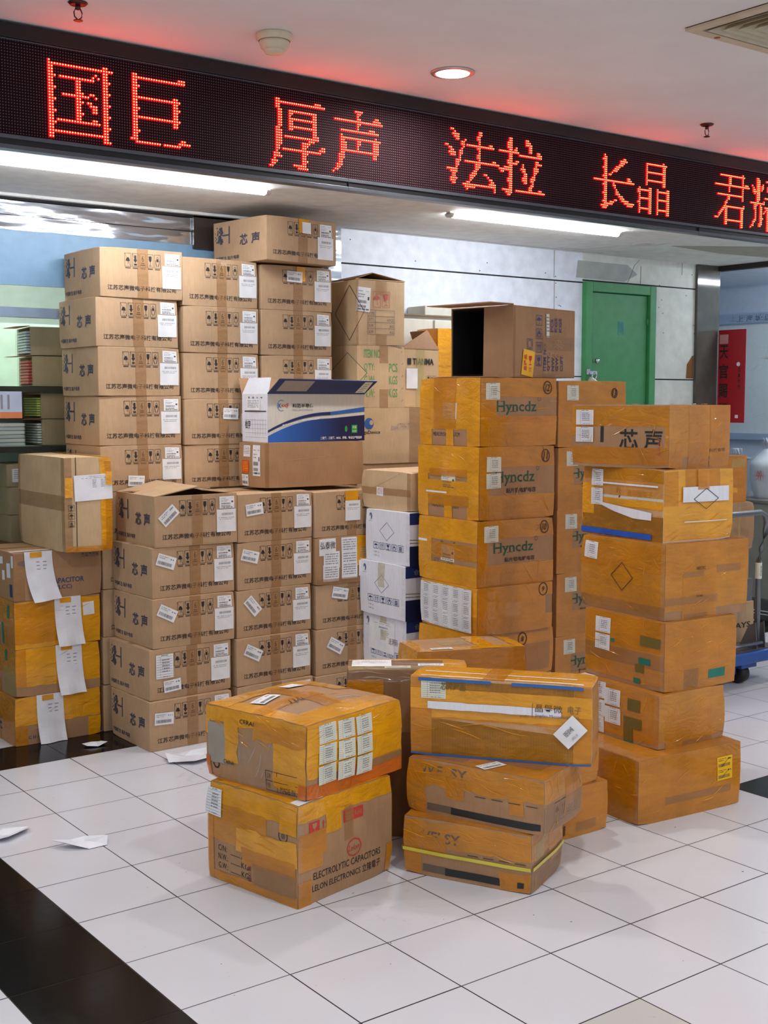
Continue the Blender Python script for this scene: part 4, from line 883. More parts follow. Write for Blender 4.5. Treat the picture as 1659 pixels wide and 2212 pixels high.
# right-hand group behind: large tan boxes
b = Box('large_tan_box', 'large tan box with round blue logo under the green lettered box', (7.22, 1.74, 3.70, 0, 1.85, .84, .90), KRAFT3, None, seed=60, dent=.005)
b.disc('F', b.fr('F', .12, .72), .028, MIDBLUE, .0008); b.disc('F', b.fr('F', .145, .74), .012, KRAFT3, .0012); b.text('F', 'GigaDevice', .02, .52, .24, .60, INK, .012)
b.strip('F', .56, 0, .72, 1, CLEARB, 'clear_tape'); b.text('F', 'tuvATPIHT', .36, .6, .56, .72, GREYL, -.01, slant=.3); b.done()
b = Box('green_lettered_box', 'tan box with green ITEM NO lettering between the two other tall tan boxes', (7.21, 1.74, 4.60, 0, .955, 1.3, .995), KRAFT3, None, seed=61, dent=.005)
b.diamond('S', .8, .55, .16, .10, .003, GREENI)
for s_, a0, c0, a1, c1 in (('ITEM NO.', .14, .80, .50, .94), ("Q'TY:", .14, .58, .36, .72), ('G.W:', .14, .38, .36, .52), ('N.W:', .14, .17, .36, .31), ('PCS', .66, .58, .84, .72), ('KGS', .66, .38, .84, .52), ('KGS', .66, .17, .84, .31)): b.text('F', s_, a0, c0, a1, c1, GREENL, .01)
b.strip('F', .46, .72, .64, 1, CLEARB, 'clear_tape'); b.strip('F', .46, 0, .64, .3, CLEARB, 'clear_tape')
for k in range(5): b.seg('F', (.93*b.L, (.1+.2*k)*b.H), (.96*b.L, (.13+.2*k)*b.H), .002, INKG, .001)
b.done()
b = Box('type_table_box', 'tan box with red icons and a printed table, half open dark top', (7.20, 1.76, 5.595, -3, .945, 1.2, 1.03), KRAFT3, None, seed=62, dent=.005, open_='T', inner=BOARDIN)
b.diamond('S', .85, .5, .13, .13, .0035, INK); b.sticker('F', .15, .70, .078, .115, 'code', -4)
b.icons('F', ['umbrella', 'glass'], .33, .70, .71, .24, PINKI); x0, x1 = .24*b.L, .78*b.L
for k in range(5): b.seg('F', (x0, (.17+.093*k)*b.H), (x1, (.17+.093*k)*b.H), .0016, BLUEG, .0008)
for a in (x0, .39*b.L, x1): b.seg('F', (a, .17*b.H), (a, .542*b.H), .0016, BLUEG, .0008)
for k, s_ in enumerate(('G.W', 'N.W', 'QTY', 'TYPE')): b.text('F', s_, .26, .19+.093*k, .26+.02*len(s_)+.03, .235+.093*k, BLUEG, 0)
for k, s_ in enumerate(('KG', 'KG', 'KPCS')): b.text('F', s_, .75-.03*len(s_), .19+.093*k, .76, .225+.093*k, BLUEG, 0)
b.strip('F', .4, .0, .62, .18, CLEARB, 'clear_tape'); b.strip('F', 0, 0, .05, 1, CLEARB, 'clear_tape'); b.strip('F', .4, .78, .62, 1, CLEARB, 'clear_tape')
b.flapquad([(0, 0, 1), (1, 0, 1), (1, .3, 1.01), (0, .3, 1.0)]); b.flapquad([(0, 1, 1), (0, 0, 1.0), (.55, .25, 1.14), (.5, 1, 1.1)], mat=KDARK); b.flapquad([(1, 0, 1), (1, 1, 1), (.5, 1, 1.1), (.56, .25, 1.135)], mat=KDARK); b.done()
b = Box('open_flap_carton', 'open tan carton with raised flaps and bold black lettering', (8.28, 1.96, 4.603, 0, .78, .62, .96), KRAFT3, None, seed=63, dent=.004, open_='T')
b.q = None; b.text('F', 'TIANMA', .28, .74, .86, .85, INK, .03); b.rect('F', [(.14*b.L, .74*b.H), (.24*b.L, .74*b.H), (.24*b.L, .85*b.H), (.14*b.L, .85*b.H)], INK, .0008)
b.strip('F', .38, 0, .6, 1, PALE, 'pale_tape', .002); b.sticker('F', .26, .5, .07, .10, 'plain'); b.icons('F', ['glass', 'up', 'hands'], .66, .95, .5, .1, INK)
b.flapquad([(0, 0, 1), (1, 0, 1), (.72, .1, 1.33), (.05, .12, 1.02)], mat=BOARDIN); b.flapquad([(1, 0, 1), (1, 1, 1), (.7, .8, 1.33), (.73, .1, 1.34)], mat=BOARDIN); b.flapquad([(0, 1, 1), (0, 0, 1), (-.3, .1, 1.1), (-.3, .9, 1.25)], mat=KRAFT3); b.done()
b = Box('yellow_wrapped_box', 'upright box wrapped in yellow tape standing behind the open box on its side', (9.10, 2.05, 4.66, 0, .9, .55, 1.28), KRAFT2, None, seed=64, dent=.006)
b = b; b.tape_wrap(AMBER, 'FS', 3, 1, .004, .06); b.tape_wrap(AMBER, 'FS', 2, 0); b.done()

for x, y, sx, sy, yaw in ((7.22, 1.76, 1.44, .64, 0), (9.09, 1.7, .72, .7, 0)):
    top = 3.70 if x < 8 else 4.66
    n_ = 4 if x < 8 else 5
    for k in range(n_): hid(x, y, k*top/n_, top/n_, sx, sy, yaw, 'plain brown carton hidden in the pile under the large tan boxes', 'plain cartons hidden under the large tan boxes')
b = Box('tan_box', 'plain tan box with a small pink label on top of the three white boxes', (6.55, -.50, 3.125, 0, 1.40, 1.20, .57), KRAFT3, None, seed=65, dent=.008, bulge=.004)
b.strip('S', 0, .38, 1, .56, CLEARB, 'clear_tape'); b.sticker('S', .40, .46, .05, .038, 'lines', -2, PAPER, 'label', PINKI); b.seg('S', (.2*b.W, .5*b.H), (.8*b.W, .95*b.H), .0012, KRAFT2, .0009, 'crease'); b.strip('S', .93, 0, 1, 1, CLEARB, 'clear_tape'); b.done()
# white boxes with the navy crescent logo
def crescent(b, face, ca, cb, r, mat=BLUEI):
    ca, cb = b.fr(face, ca, cb); N = 14
    for k in range(N):
        t0, t1 = -80+170*k/N, -80+170*(k+1)/N
        w0, w1 = [.62*r*math.cos(R((t-5)*1.02))**.8 if math.cos(R((t-5)*1.02)) > 0 else 0 for t in (t0, t1)]
        P = lambda t, rr_: (ca+rr_*math.cos(R(t))*.9, cb+rr_*math.sin(R(t))*1.25)
        b.rect(face, [P(t0, r-w0), P(t0, r), P(t1, r), P(t1, r-w1)], mat, .0012)
    b.rect(face, [(ca-r*.55, cb+r*1.1), (ca-r*.55, cb+r*.2), (ca-r*.2, cb), (ca+r*.1, cb+r*1.1)], mat, .0012)
WL = ['white box with crescent logo and shipping label, lowest visible of three beside the cartons', 'white box with crescent logo in the middle of the three white boxes', 'white box with crescent logo topmost of the three white boxes, under the tan box']
WQ = [(6.49, -.47, .76, -2.5, 1.42, 1.12, .803), (6.451, -.50, 1.563, -1.2, 1.44, 1.15, .795), (6.47, -.57, 2.358, -1.6, 1.44, 1.10, .767)]
for i, q in enumerate(WQ):
    b = Box('white_logo_box', WL[i], q, WHITEB, 'white boxes with crescent logo', seed=70+i, dent=.004, bulge=.002)
    crescent(b, 'S', .115, .86, .013); b.text('S', 'JINGDAO', .07, .76, .16, .775, BLUEI, 0)
    b.diamond('S', .50, .60, .054, .040, .0018, BLUEI)
    b.icons('S', ['umbrella', 'up', 'glass', 'hands', 'stack'], .18, .88, .31, .12, BLUEI)
    for k in range(2): b.text('S', '毛重: kg', .20, .10+.07*k, .32, .13+.07*k, GREYL, 0)
    b.text('F', '创新科技', .1, .83, .5, .93, GREYL, .01, off=.0025)
    b.strip('F', 0, .78, 1, 1, NAVY, 'navy_print'); b.strip('F', 0, 0, 1, .38, NAVYD, 'navy_print'); b.seg('F', (0, .44*b.H), (b.L, .36*b.H), .003, OLIVE, .0012); b.seg('F', (0, .50*b.H), (b.L, .4*b.H), .003, OLIVE, .0012)
    if i == 0:
        b.sticker('S', .45, .62, .20, .14, 'list', -2, PAPER); b.sticker('S', .50, .80, .09, .03, 'bar'); b.text('S', '送测码', .62, .5, .82, .62, INKG, 0, off=.002)
    if i < 2: b.strip('S', .42, .55, .56, 1.0, PALE, 'pale_tape', .003)
    b.strip('S', .93, .03, 1, .97, CLEAR, 'clear_tape'); b.done()
b = Box('base_box', 'white box hidden on the floor under the three white boxes', (6.46, -.48, 0, -2, 1.42, 1.12, .76), WHITEB, None, seed=79); b.done()
# ------------------------------------------------------------------ amber wrapped capacitor boxes
HY = 'amber wrapped boxes with green lettering'
def hyn(b, full=True, num=None, meas=True, lab=1, shift=0):
    w, h = b.dim('F')
    b.text('F', 'Hyncdz', .20+shift, .46, .72+shift, .66, GREENI, .012)
    for a, c in ((.212, .507), (.268, .507), (.212, .655), (.268, .655), (.385, .507), (.43, .507), (.38, .60), (.315, .60), (.36, .60)): b.rect('F', [((a-.016)*w, (c-.004)*h), ((a+.016)*w, (c-.004)*h), ((a+.016)*w, (c+.004)*h), ((a-.016)*w, (c+.004)*h)], GREENI, .001)
    for a in (): b.rect('F', [((a-.012+shift)*w, .515*h), ((a+.03+shift)*w, .515*h), ((a+.03+shift)*w, .523*h), ((a-.012+shift)*w, .523*h)], GREENI, .0008)
    b.text('F', '贴片铝电解电容', .34+shift, .36, .74+shift, .43, INK, .015); b.seg('F', ((.30+shift)*w, .31*h), ((.78+shift)*w, .31*h), .0015, INK, .0008)
    b.text('F', 'MADE IN CHINA', .31+shift, .15, .76+shift, .21, INKG, .0); b.ring('F', b.fr('F', .76+shift, .69), .008, .0015, GREENI, .0009); b.ring('F', b.fr('F', .72, .86), .03, .0016, INKG, .0009, ry=.014); b.text('F', 'RoHS', .68, .84, .76, .88, INKG, 0)
def number(b, s_, ca=.87, cb=.86, r=.022):
    o = .0035; b.ring('F', b.fr('F', ca, cb), r, .0040, BLACKP, o, 'pen_number', ry=r*1.15); vs = b.fr('F', ca, cb); w, h = b.dim('F')
    b.text('F', s_, ca-.012*len(s_)/1*.9-.006, cb-.055, ca+.012*len(s_)*.9+.006, cb+.055, BLACKP, .015, 'pen_number', off=o, slant=.2)
def hynS(b, row):
    """printing, tapes and scraps on the left, amber side"""
    if row in (12, 11): b.text('S', 'G.W:', .27, .25, .35, .29, INK, 0); b.text('S', 'MEAS:39.5X37X25.5CM', .24, .14, .68, .20, INK, 0)
    if row in (11, 10): b.text('S', 'Hyncdz', .15, .66, .38, .76, GREENI, 0); b.text('S', '高频', .0, .36 if row == 10 else .42, .22, .62, INKG, .02)
    if row == 10: b.text('S', 'ElectroForce', .40, .56, .78, .64, INK, 0); b.text('S', "Q'TY:", .28, .30, .38, .36, INK, 0); b.text('S', 'PCS', .52, .3, .6, .36, INK, 0)
    b.sticker('S', .52, .52 if row != 10 else .46, .09, .065, 'code', -2, PAPERY)
HQ = {9: (6.43, -2.08, 1.59, -3.5, 1.30, 1.29, .642), 10: (6.471, -2.03, 2.232, -2.6, 1.337, 1.32, .885), 11: (6.54, -1.98, 3.117, -.5, 1.37, 1.31, .985), 12: (6.56, -1.97, 4.102, -1.8, 1.357, 1.335, .92)}
HLb = {12: 'amber wrapped box marked 12 with green lettering, under the open box on its side', 11: 'amber wrapped box marked 11, with a white strip on its left side', 10: 'amber wrapped box marked 10 in the middle of the centre stack', 9: 'amber wrapped box marked 9 with a block of white labels on its left side'}
for k, q in HQ.items():
    b = Box('lettered_box', HLb[k], q, KRAFT2, HY, seed=80+k, dent=.006, bulge=.004)
    if k != 9: hyn(b)
    else:
        b.disc('F', b.fr('F', .52, .44), .045, GREENI, .0009, ry=.022); b.text('F', 'ROHS', .47, .42, .58, .48, PAPERY, 0, off=.0012)
        b.rect('F', [(x*b.L, y*b.H) for x, y in ((.50, .12), (.62, .12), (.62, .30), (.50, .30))], GREENI, .0009); b.ring('F', b.fr('F', .72, .22), .018, .003, PINKI, .0009)
    hynS(b, k) if k != 9 else None
    if k == 12:
        b.strip('S', 0, .24, 1, 1, AMBER, jag=.002); b.strip('S', 0, 0, .22, .3, AMBER); b.strip('S', .46, 0, .58, .3, AMBER); b.strip('S', .80, 0, 1, .3, AMBER); b.strip('S', .25, .25, .62, 1, AMBER2)
    elif k == 11:
        b.strip('S', 0, .60, 1, 1, AMBER); b.strip('S', 0, .30, 1, .52, AMBER); b.strip('S', 0, 0, .18, .6, AMBER); b.strip('S', .45, 0, .58, .35, AMBER); b.strip('S', .82, 0, 1, .65, AMBER); b.strip('S', .18, .17, .85, .32, AMBER2); b.strip('S', .15, .34, .5, .365, PAPER, 'white_scrap'); b.strip('S', .2, .58, .82, .68, AMBER3)
    elif k == 10:
        b.strip('S', 0, .66, 1, 1, AMBER); b.strip('S', 0, .38, 1, .62, AMBER2); b.strip('S', 0, 0, 1, .30, AMBER); b.strip('S', 0, .3, .24, .7, AMBER); b.strip('S', .0, .60, .16, .635, PAPER, 'white_scrap')
    else:
        b.strip('S', 0, 0, 1, 1, AMBER); b.strip('S', 0, 0, 1, .4, AMBER2)
        for i in range(5):
            for j in range(3): b.sticker('S', .09+.185*i, .80-.30*j, .074, .060, 'form', 0, PAPER, 'label', GREYL)
        for a, c in ((.14, .77), (.14, .47), (.14, .17), (.46, .50)): b.sticker('F', a, c, .072, .056, 'form', 0, PAPERY)
    b.strip('F', 0, .72, 1, 1, AMBER2, jag=.002); b.strip('F', 0, 0, 1, .33 if k != 12 else .40, AMBER2, jag=.002); b.strip('F', 0, 0, .12, 1, AMBER2)
    if k in (9,): b.strip('F', 0, .1, .9, .75, AMBER2)
    else: b.strip('F', .0, .3, .12 if k != 12 else .2, .75, AMBER2)
    if k == 12: b.strip('F', .1, .36, 1, .44, AMBER3)
    if k == 11:
        b.sticker('F', .18, .76, .075, .060, 'form', -1, PAPERY); b.sticker('F', .175, .535, .075, .060, 'form', 1, PAPERY)
    elif k != 9: b.sticker('F', .15 if k == 12 else .17, .80, .072, .066, 'form', 0, PAPERY)
    b.wrinkles('S', 16, .05, .4, .9, .95, ang=-15); b.wrinkles('F', 12); b.tape_wrap(AMBER2, 'T', 3); number(b, str(k)); b.done()
b = Box('lettered_box', 'amber wrapped box marked 8, lowest visible in the centre stack', (6.45, -2.06, .95, -2, 1.36, 1.30, .64), KRAFT2, HY, seed=95, dent=.005)
b.tape_wrap(AMBER, 'S', 2); b.tape_wrap(AMBER2, 'F', 2, 1); b.strip('F', .55, .1, .95, .7, CLEARB, 'clear_tape'); number(b, '8', .58, .82); b.done()
hid(6.45, -2.05, 0, .95, 1.06, 1.02, -2, 'plain brown carton hidden on the floor under the centre stack', None)
IZ = [(4.065, .925, '13'), (3.18, .885, '14'), (2.283, .897, '15'), (1.39, .893, '16'), (.50, .89, '')]
IL = ['amber wrapped box marked 13 right of the box marked 12', 'green lettered box second from the top in the stack behind the right stack', 'green lettered box third from the top in the stack behind the right stack', 'green lettered box fourth from the top in the stack behind the right stack', 'green lettered box at the foot of the stack behind the right stack']
for i, (z, h_, s_) in enumerate(IZ):
    b = Box('lettered_box', IL[i], (7.97+.01*(i % 2), -1.99, z, 0, 1.36, 1.32, h_), KRAFT2, HY, seed=100+i, dent=.005, bulge=.003)
    b.W = b.W; hyn(b, shift=0); b.strip('F', 0, 0, 1, .40, AMBER2); b.strip('F', 0, .70, 1, 1, AMBER2); b.strip('F', 0, 0, .22, 1, AMBER2); b.strip('F', 0, .4, 1, .72, AMBER3) if i == 0 else None
    b.sticker('F', .20, .82, .068, .062, 'form', 0, PAPERY)
    if i == 0: number(b, '13', .82, .82, .017)
    b.tape_wrap(PALE, 'T', 1); b.done()
hid(7.97, -1.98, 0, .50, 1.07, 1.03, 0, 'plain brown carton hidden on the floor under the stack behind the right stack', None)
# open box lying on its side on the centre stack
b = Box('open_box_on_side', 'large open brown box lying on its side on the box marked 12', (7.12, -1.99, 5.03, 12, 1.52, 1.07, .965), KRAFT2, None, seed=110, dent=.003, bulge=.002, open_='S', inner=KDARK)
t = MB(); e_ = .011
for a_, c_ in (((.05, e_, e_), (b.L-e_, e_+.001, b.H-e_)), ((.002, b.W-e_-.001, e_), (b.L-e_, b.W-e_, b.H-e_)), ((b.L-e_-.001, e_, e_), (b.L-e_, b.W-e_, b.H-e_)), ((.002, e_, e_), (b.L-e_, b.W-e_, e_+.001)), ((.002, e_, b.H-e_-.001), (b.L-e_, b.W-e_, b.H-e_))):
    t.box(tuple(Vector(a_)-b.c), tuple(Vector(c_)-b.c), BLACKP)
t.build('painted_inner_shade', b.o)  # black sheets paint the shade of the box interior
b.flapquad([(0, 0, 0), (0, .46, 0.02), (0.01, .46, .98), (0, 0, 1)], 'flap', KRAFT2, -.004)
b.flapquad([(0, 0, 1), (0, 1, 1), (-.36, .98, .985), (-.30, .05, 1.0)], 'flap', KRAFT2, .004); b.flapquad([(0, 1, .0), (0, 0.02, .0), (-.22, .02, .012), (-.22, .98, .012)], 'flap', KRAFT2, .004)
L, H = b.L, b.H
for s_, a, c0, c1 in (('ITEM NO', .49, .10, .48), ("Q'TY.:", .555, .10, .36), ('NW.:', .625, .10, .34), ('GW.:', .69, .10, .34), ('CUFT.', .77, .10, .34), ('PCS', .60, .66, .84), ('KGS', .665, .66, .86), ('KGS', .74, .66, .86)):
    b.text('F', s_, a-.022, c0, a+.022, c1, BLUEI, .015, rot=90)
for k, kd in enumerate(('glass', 'up', 'hands', 'umbrella')): b.icon('F', kd, .395*L, (.24+.19*k)*H, .040, .040, BLUEI, .0009)
b.ring('F', (.25*L, .47*H), .016, .002, BLUEI, .0009); b.frame('F', .21*L, .40*H, .29*L, .54*H, .002, BLUEI, .0009); b.text('F', '来', .62, .42, .78, .56, KRAFT3, 0, 'scratch')
b.sticker('F', .53, .74, .022, .098, 'lines', 0, PAPERY); b.strip('F', .0, 0, .03, 1, CLEARB, 'clear_tape'); b.strip('F', .46, .0, .66, .06, CLEARB, 'clear_tape'); b.strip('F', .45, .4, .98, .6, CLEARB, 'clear_tape')
b.sticker('F', .22, .20, .082, .105, 'plain', -8, YSTK, 'fragile_sticker', REDS, lab='yellow and red fragile sticker')
b.icon('F', 'glass', .25*L, .24*H, .042, .05, REDS, .0035, False, 'fragile_print'); b.text('F', '易碎品', .150, .09, .20, .32, REDS, .02, 'fragile_print', off=.0035, rot=90); b.icon('F', 'up', .25*L, .11*H, .03, .03, REDS, .0035, False, 'fragile_print')
b.done()
# ------------------------------------------------------------------ right stack, in front of the green door
JL = ['amber taped carton on the floor at the foot of the right stack, two yellow labels', 'amber taped carton with five white labels, second from the floor in the right stack', 'amber taped carton with teal tape pieces, third from the floor in the right stack',
      'wide amber taped carton with a diamond outline, fourth from the floor in the right stack', 'amber wrapped white and blue box with crescent logo in the right stack', 'amber taped carton with large black characters on top of the right stack']
JQ = [(6.0, -5.30, 0, -5.5, 1.60, 1.2, .742), (6.482, -5.16, .742, -2.6, 1.109, 1.396, .638), (6.60, -5.125, 1.38, -3.9, 1.178, 1.322, .815), (6.66, -5.06, 2.195, -5, 1.347, 1.437, .888), (6.745, -4.94, 3.083, -6.8, 1.09, 1.442, .836), (6.90, -4.87, 3.919, 8, 1.35, 1.37, .742)]
for i, q in enumerate(JQ):
    b = Box('taped_carton' if i != 4 else 'wrapped_logo_box', JL[i], q, KRAFT2 if i != 4 else CREAMB, 'cartons of the right stack' if i != 4 else None, seed=120+i, dent=.007, bulge=.004)
    w, h = b.dim('S')
    if i == 5:
        b.text('S', '芯', .51, .30, .70, .62, BLACKP, .02); b.text('S', '声', .76, .30, .94, .62, BLACKP, .02)
        b.rect('S', [(.31*w, .40*h), (.345*w, .40*h), (.345*w, .86*h), (.31*w, .86*h)], BLACKP, .0008); b.rect('S', [(.14*w, .66*h), (.31*w, .66*h), (.31*w, .68*h), (.14*w, .68*h)], BLACKP, .0008)
        b.text('S', '中国新生 贴片电容', .06, .10, .50, .20, INKG, .01)
        b.strip('S', 0, .66, 1, .98, AMBER2); b.strip('S', 0, .05, 1, .33, AMBER3); b.strip('S', 0, .5, .1, .66, AMBER2); b.strip('S', .97, .33, 1, .66, AMBER2)
        b.sticker('S', .14, .80, .078, .054, 'form', 0); b.sticker('S', .14, .52, .078, .054, 'form', 0); b.text('S', '标签贴', .90, .2, .93, .46, PINKI, 0, off=.003, rot=90)
        b.icons('F', ['umbrella', 'down', 'six'], .15, .75, .72, .26, INKG); b.strip('F', 0, .18, 1, 1, AMBER2); b.strip('F', 0, .0, .2, .3, AMBER3); b.strip('F', .3, .0, .62, .98, AMBER3); b.strip('F', .65, .0, 1, 1, AMBER3)
        b.text('F', '科技有限', .64, .24, .92, .30, INK, .01, off=.002); b.top_seam(CLEARB, 'b'); b.tape_wrap(CLEARB, 'T', 2)
    elif i == 4:
        w, h = b.dim('S')
        for k in range(18):
            a0, a1 = k/18, (k+1)/18; f = lambda a: .60*h-.20*h*min(1, a*1.35)**.7
            b.rect('S', [(a0*w, 0), (a1*w, 0), (a1*w, f(a1)*.86), (a0*w, f(a0)*.86)], OLIVED, .0008)
        b.strip('S', 0, .82, 1, 1, OLIVED, 'blue_print'); b.strip('S', 0, .02, .88, .10, COBALT, 'blue_print', off=.006)
        crescent(b, 'S', .47, .64, .015, INK); b.text('S', '晶导微电子', .58, .60, .88, .69, INK, .01); b.text('S', 'Jingdao Microelectronics', .60, .54, .88, .57, INKG, 0)
        b.strip('S', 0, .60, 1, 1, AMBER2); b.strip('S', 0, .44, 1, .56, AMBER); b.strip('S', 0, .0, 1, .46, AMBER4); b.strip('S', 0, .3, .16, .75, AMBER)
        b.strip('S', .28, .755, .95, .78, WHITEB, 'white_print', off=.006)
        for k in range(10):
            a0, a1 = .16+.072*k, .16+.072*(k+1); t_ = k/10
            b.rect('S', [(a0*w, (.50-.16*min(1, t_*1.4)-.045*min(1, t_*3))*h), (a1*w, (.50-.16*min(1, (t_+.1)*1.4)-.045*min(1, (t_+.1)*3))*h), (a1*w, (.50-.10*(t_+.1))*h), (a0*w, (.50-.10*t_)*h)], WHITEB, .006, 'white_print')
        for k in (.84, .56): b.sticker('S', .20, k, .066, .060, 'form', 0)
        b.strip('F', 0, .02, 1, 1, AMBER); b.strip('F', 0, .5, .2, .98, AMBER2); b.strip('F', .3, .66, .8, 1, AMBER3); b.strip('F', .25, .55, .92, .76, WHITEB, 'white_scrap', off=.006)
        b.strip('F', .46, .72, .62, 1, AMBER3, 'amber_tape', off=.0072); b.diamond('F', .58, .59, .058, .036, .0022, INK, .0075); b.icons('F', ['umbrella', 'up', 'glass', 'hands', 'stack'], .22, .9, .30, .13, INKG, True)
        for pn_ in (): pass
        b.icons('F', ['umbrella', 'up', 'glass', 'hands', 'stack'], .22, .9, .30, .13, INKG, True, False, 'shipping_icons'); b.strip('F', .28, .268, .9, .282, PAPERY, 'white_scrap', off=.006)
        b.tape_wrap(AMBER2, 'T', 2)
    else:
        am = AMBER2
        b.strip('S', 0, .07, 1, 1, AMBER2, jag=.002); b.strip('F', 0, .12, 1, 1, AMBER2, jag=.002); b.tape_wrap(AMBER3, 'T', 2)
        if i == 0:
            b.strip('F', 0, 0, 1, .5, AMBER3); b.strip('F', 0, .5, 1, 1, AMBER3); b.strip('S', 0, 0, 1, .95, AMBER2); b.strip('F', .25, .24, .9, .36, CLEARB, 'clear_tape')
            for c in (.72, .54): b.sticker('F', .83, c, .075, .042, 'bar', 1, YSTK, 'label', INK, lab='yellow label crossed with a pen'); b.seg('F', (.79*b.L, (c-.06)*b.H), (.87*b.L, (c+.07)*b.H), .0015, INK, .0055)
            b.strip('T', .0, .0, .12, .7, CLEAR, 'clear_tape')
        if i == 1:
            b.strip('F', .1, 0, .8, .6, AMBER3); b.strip('F', .35, .0, .8, .1, CLEARB, 'clear_tape')
            for a, c in ((.07, .93), (.28, .84), (.28, .50), (.27, .19), (.46, .76), (.47, .42)):
                if c < .9: b.sticker('S', a+.02, c, .078, .058, 'form', 0)
            b.strip('S', .66, .60, .80, .82, OLIVE, 'olive_tape'); b.strip('S', .62, .28, .82, .48, OLIVE, 'olive_tape'); b.strip('S', .62, .0, .72, .28, OLIVE, 'olive_tape'); b.sticker('T', .03, .90, .06, .06, 'form', 0)
            b.strip('S', .62, 0, .72, .03, TEAL, 'teal_tape')
        if i == 2:
            b.strip('S', 0, .55, 1, 1, AMBER3); b.strip('S', .0, .30, 1, .52, CLEARB, 'clear_tape'); b.strip('F', 0, .0, 1, 1, AMBER3); b.strip('F', .26, .02, .46, .3, CLEARB, 'clear_tape')
            for c in (.80, .55): b.sticker('S', .24, c, .078, .055, 'form', 0)
            b.strip('S', .35, .58, .40, .63, TEAL, 'teal_tape'); b.strip('S', .70, .35, .84, .44, TEAL, 'teal_tape'); b.strip('S', .66, .22, .76, .34, OLIVE, 'olive_tape'); b.strip('S', .64, .06, .72, .13, TEAL, 'teal_tape')
            b.strip('S', .72, .62, .96, .76, OLIVE, 'olive_tape'); b.strip('F', .60, .12, .84, .25, TEAL, 'teal_tape')
        if i == 3:
            b.strip('S', 0, .60, 1, .95, AMBER3); b.strip('S', 0, .0, 1, .18, CLEARB, 'clear_tape', .003); b.strip('F', 0, .60, 1, 1, AMBER3); b.strip('F', .2, .0, .6, .55, AMBER3)
            for (p, r_) in ((.62, .0), (.5, .5)): pass
            b.diamond('S', .52, .50, .055, .050, .0024, INK, .004); b.strip('S', .25, .42, .75, .60, AMBER2); b.sticker('S', .13, .80, .072, .062, 'form', -3)
            b.strip('F', .60, .58, .90, .68, CLEARB, 'clear_tape'); b.strip('F', .2, .55, .45, .62, CLEARB, 'clear_tape'); b.strip('F', .22, .0, .5, .07, CLEARB, 'clear_tape'); b.text('F', 'RECYC', .36, .64, .46, .68, INK, .01, off=.004); b.text('F', 'N.W:', .36, .28, .44, .31, INK, 0, off=.004)
            b.strip('F', .0, .2, .62, .3, CLEARB, 'clear_tape')
        b.strip('S', .96, 0, 1, 1, CLEAR, 'clear_tape')
    b.wrinkles('S', 14); b.wrinkles('F', 18, ang=20); b.wrinkles('T', 8)
    b.done()
# ------------------------------------------------------------------ front pair: capacitor box with lettering and the wrapped box on it
b = Box('lettered_capacitor_box', 'large amber taped box on the floor with ELECTROLYTIC CAPACITORS lettering, front left', (1.763, -4.935, 0, 11.8, 1.326, 1.257, .985), KRAFT2, None, seed=140, dent=.008, bulge=.004)
w, h = b.dim('F')
b.text('F', 'ELECTROLYTIC CAPACITORS', .15, .225, .86, .295, INK, .004); b.text('F', 'LELON ELECTRONICS 立隆電子', .14, .105, .86, .185, INK, .004)
cx_, cy_ = b.fr('F', .57, .40); b.ring('F', (cx_, cy_), .030, .004, REDI, .0009, ry=.026, n=8); b.text('F', 'Lelon', .515, .37, .625, .43, REDI, .0, slant=.3)
for k, (a, kd) in enumerate(((.165, 'glass'), (.27, 'up'), (.515, 'stack'), (.62, 'x'))):
    c_ = .735
    if k in (0, 3, 2): b.rect('F', [((a-.055)*w, (c_-.055)*h), ((a+.05)*w, (c_-.055)*h), ((a+.05)*w, (c_+.06)*h), ((a-.055)*w, (c_+.06)*h)], REDI, .0008)
    if kd == 'glass': b.icon('F', 'glass', a*w, c_*h, .036, .036, KRAFT2, .0012, False)
    elif kd == 'up': b.icon('F', 'up', a*w, c_*h, .036, .04, REDI, .0012, False); b.seg('F', ((a-.045)*w, (c_-.055)*h), ((a+.045)*w, (c_-.055)*h), .003, REDI, .0009)
    elif kd == 'stack': b.icon('F', 'stack', a*w, (c_)*h, .034, .034, KRAFT2, .0012, False)
    else: b.text('F', 'RoHS', a-.04, c_-.02, a+.035, c_+.025, KRAFT2, 0, off=.0013)
for k, (s_, c_) in enumerate((('C/N: ____ / ____', .345), ('N.W.: _____ KG', .255), ('G.W.: _____ KG', .165))):
    b.text('S', s_[:4] if k == 0 else s_[:5], .12, c_-.035, .22 if k == 0 else .235, c_+.025, INK, .0)
    b.seg('S', (.25*w, (c_-.04)*b.H), (.36*w, (c_-.04)*b.H), .0015, INK, .0008); b.text('S', '/' if k == 0 else 'KG', .39, c_-.05, .41 if k == 0 else .47, c_+.01, INK, 0)
b.seg('S', (.42*w, .30*b.H), (.50*w, .30*b.H), .0015, INK, .0008); b.text('S', 'PCS', .41, .035, .47, .075, INK, 0)
b.text('S', '正品保證', .47, .03, .50, .27, PURP, .02, off=.0018, rot=90); b.ring('S', b.fr('S', .85, .665), .017, .003, INK, .0009); b.disc('S', b.fr('S', .85, .665), .008, INKG, .0009)
b.strip('S', 0, .78, 1, 1, AMBER, jag=.004); b.strip('S', 0, .62, .68, .80, AMBER2, jag=.003); b.strip('S', 0, .42, .42, .66, AMBER2, jag=.004); b.strip('S', .34, .38, 1, .62, AMBER, jag=.006); b.strip('S', .4, .26, .98, .42, AMBER3, jag=.004)
b.strip('S', 0, 0, 1, .10, AMBER3, jag=.004); b.strip('S', 0, 0, .07, .9, AMBER3); b.strip('S', .82, .70, 1, .95, AMBER, jag=.002); b.strip('S', .52, .08, .98, .30, CLEARB, 'clear_tape')
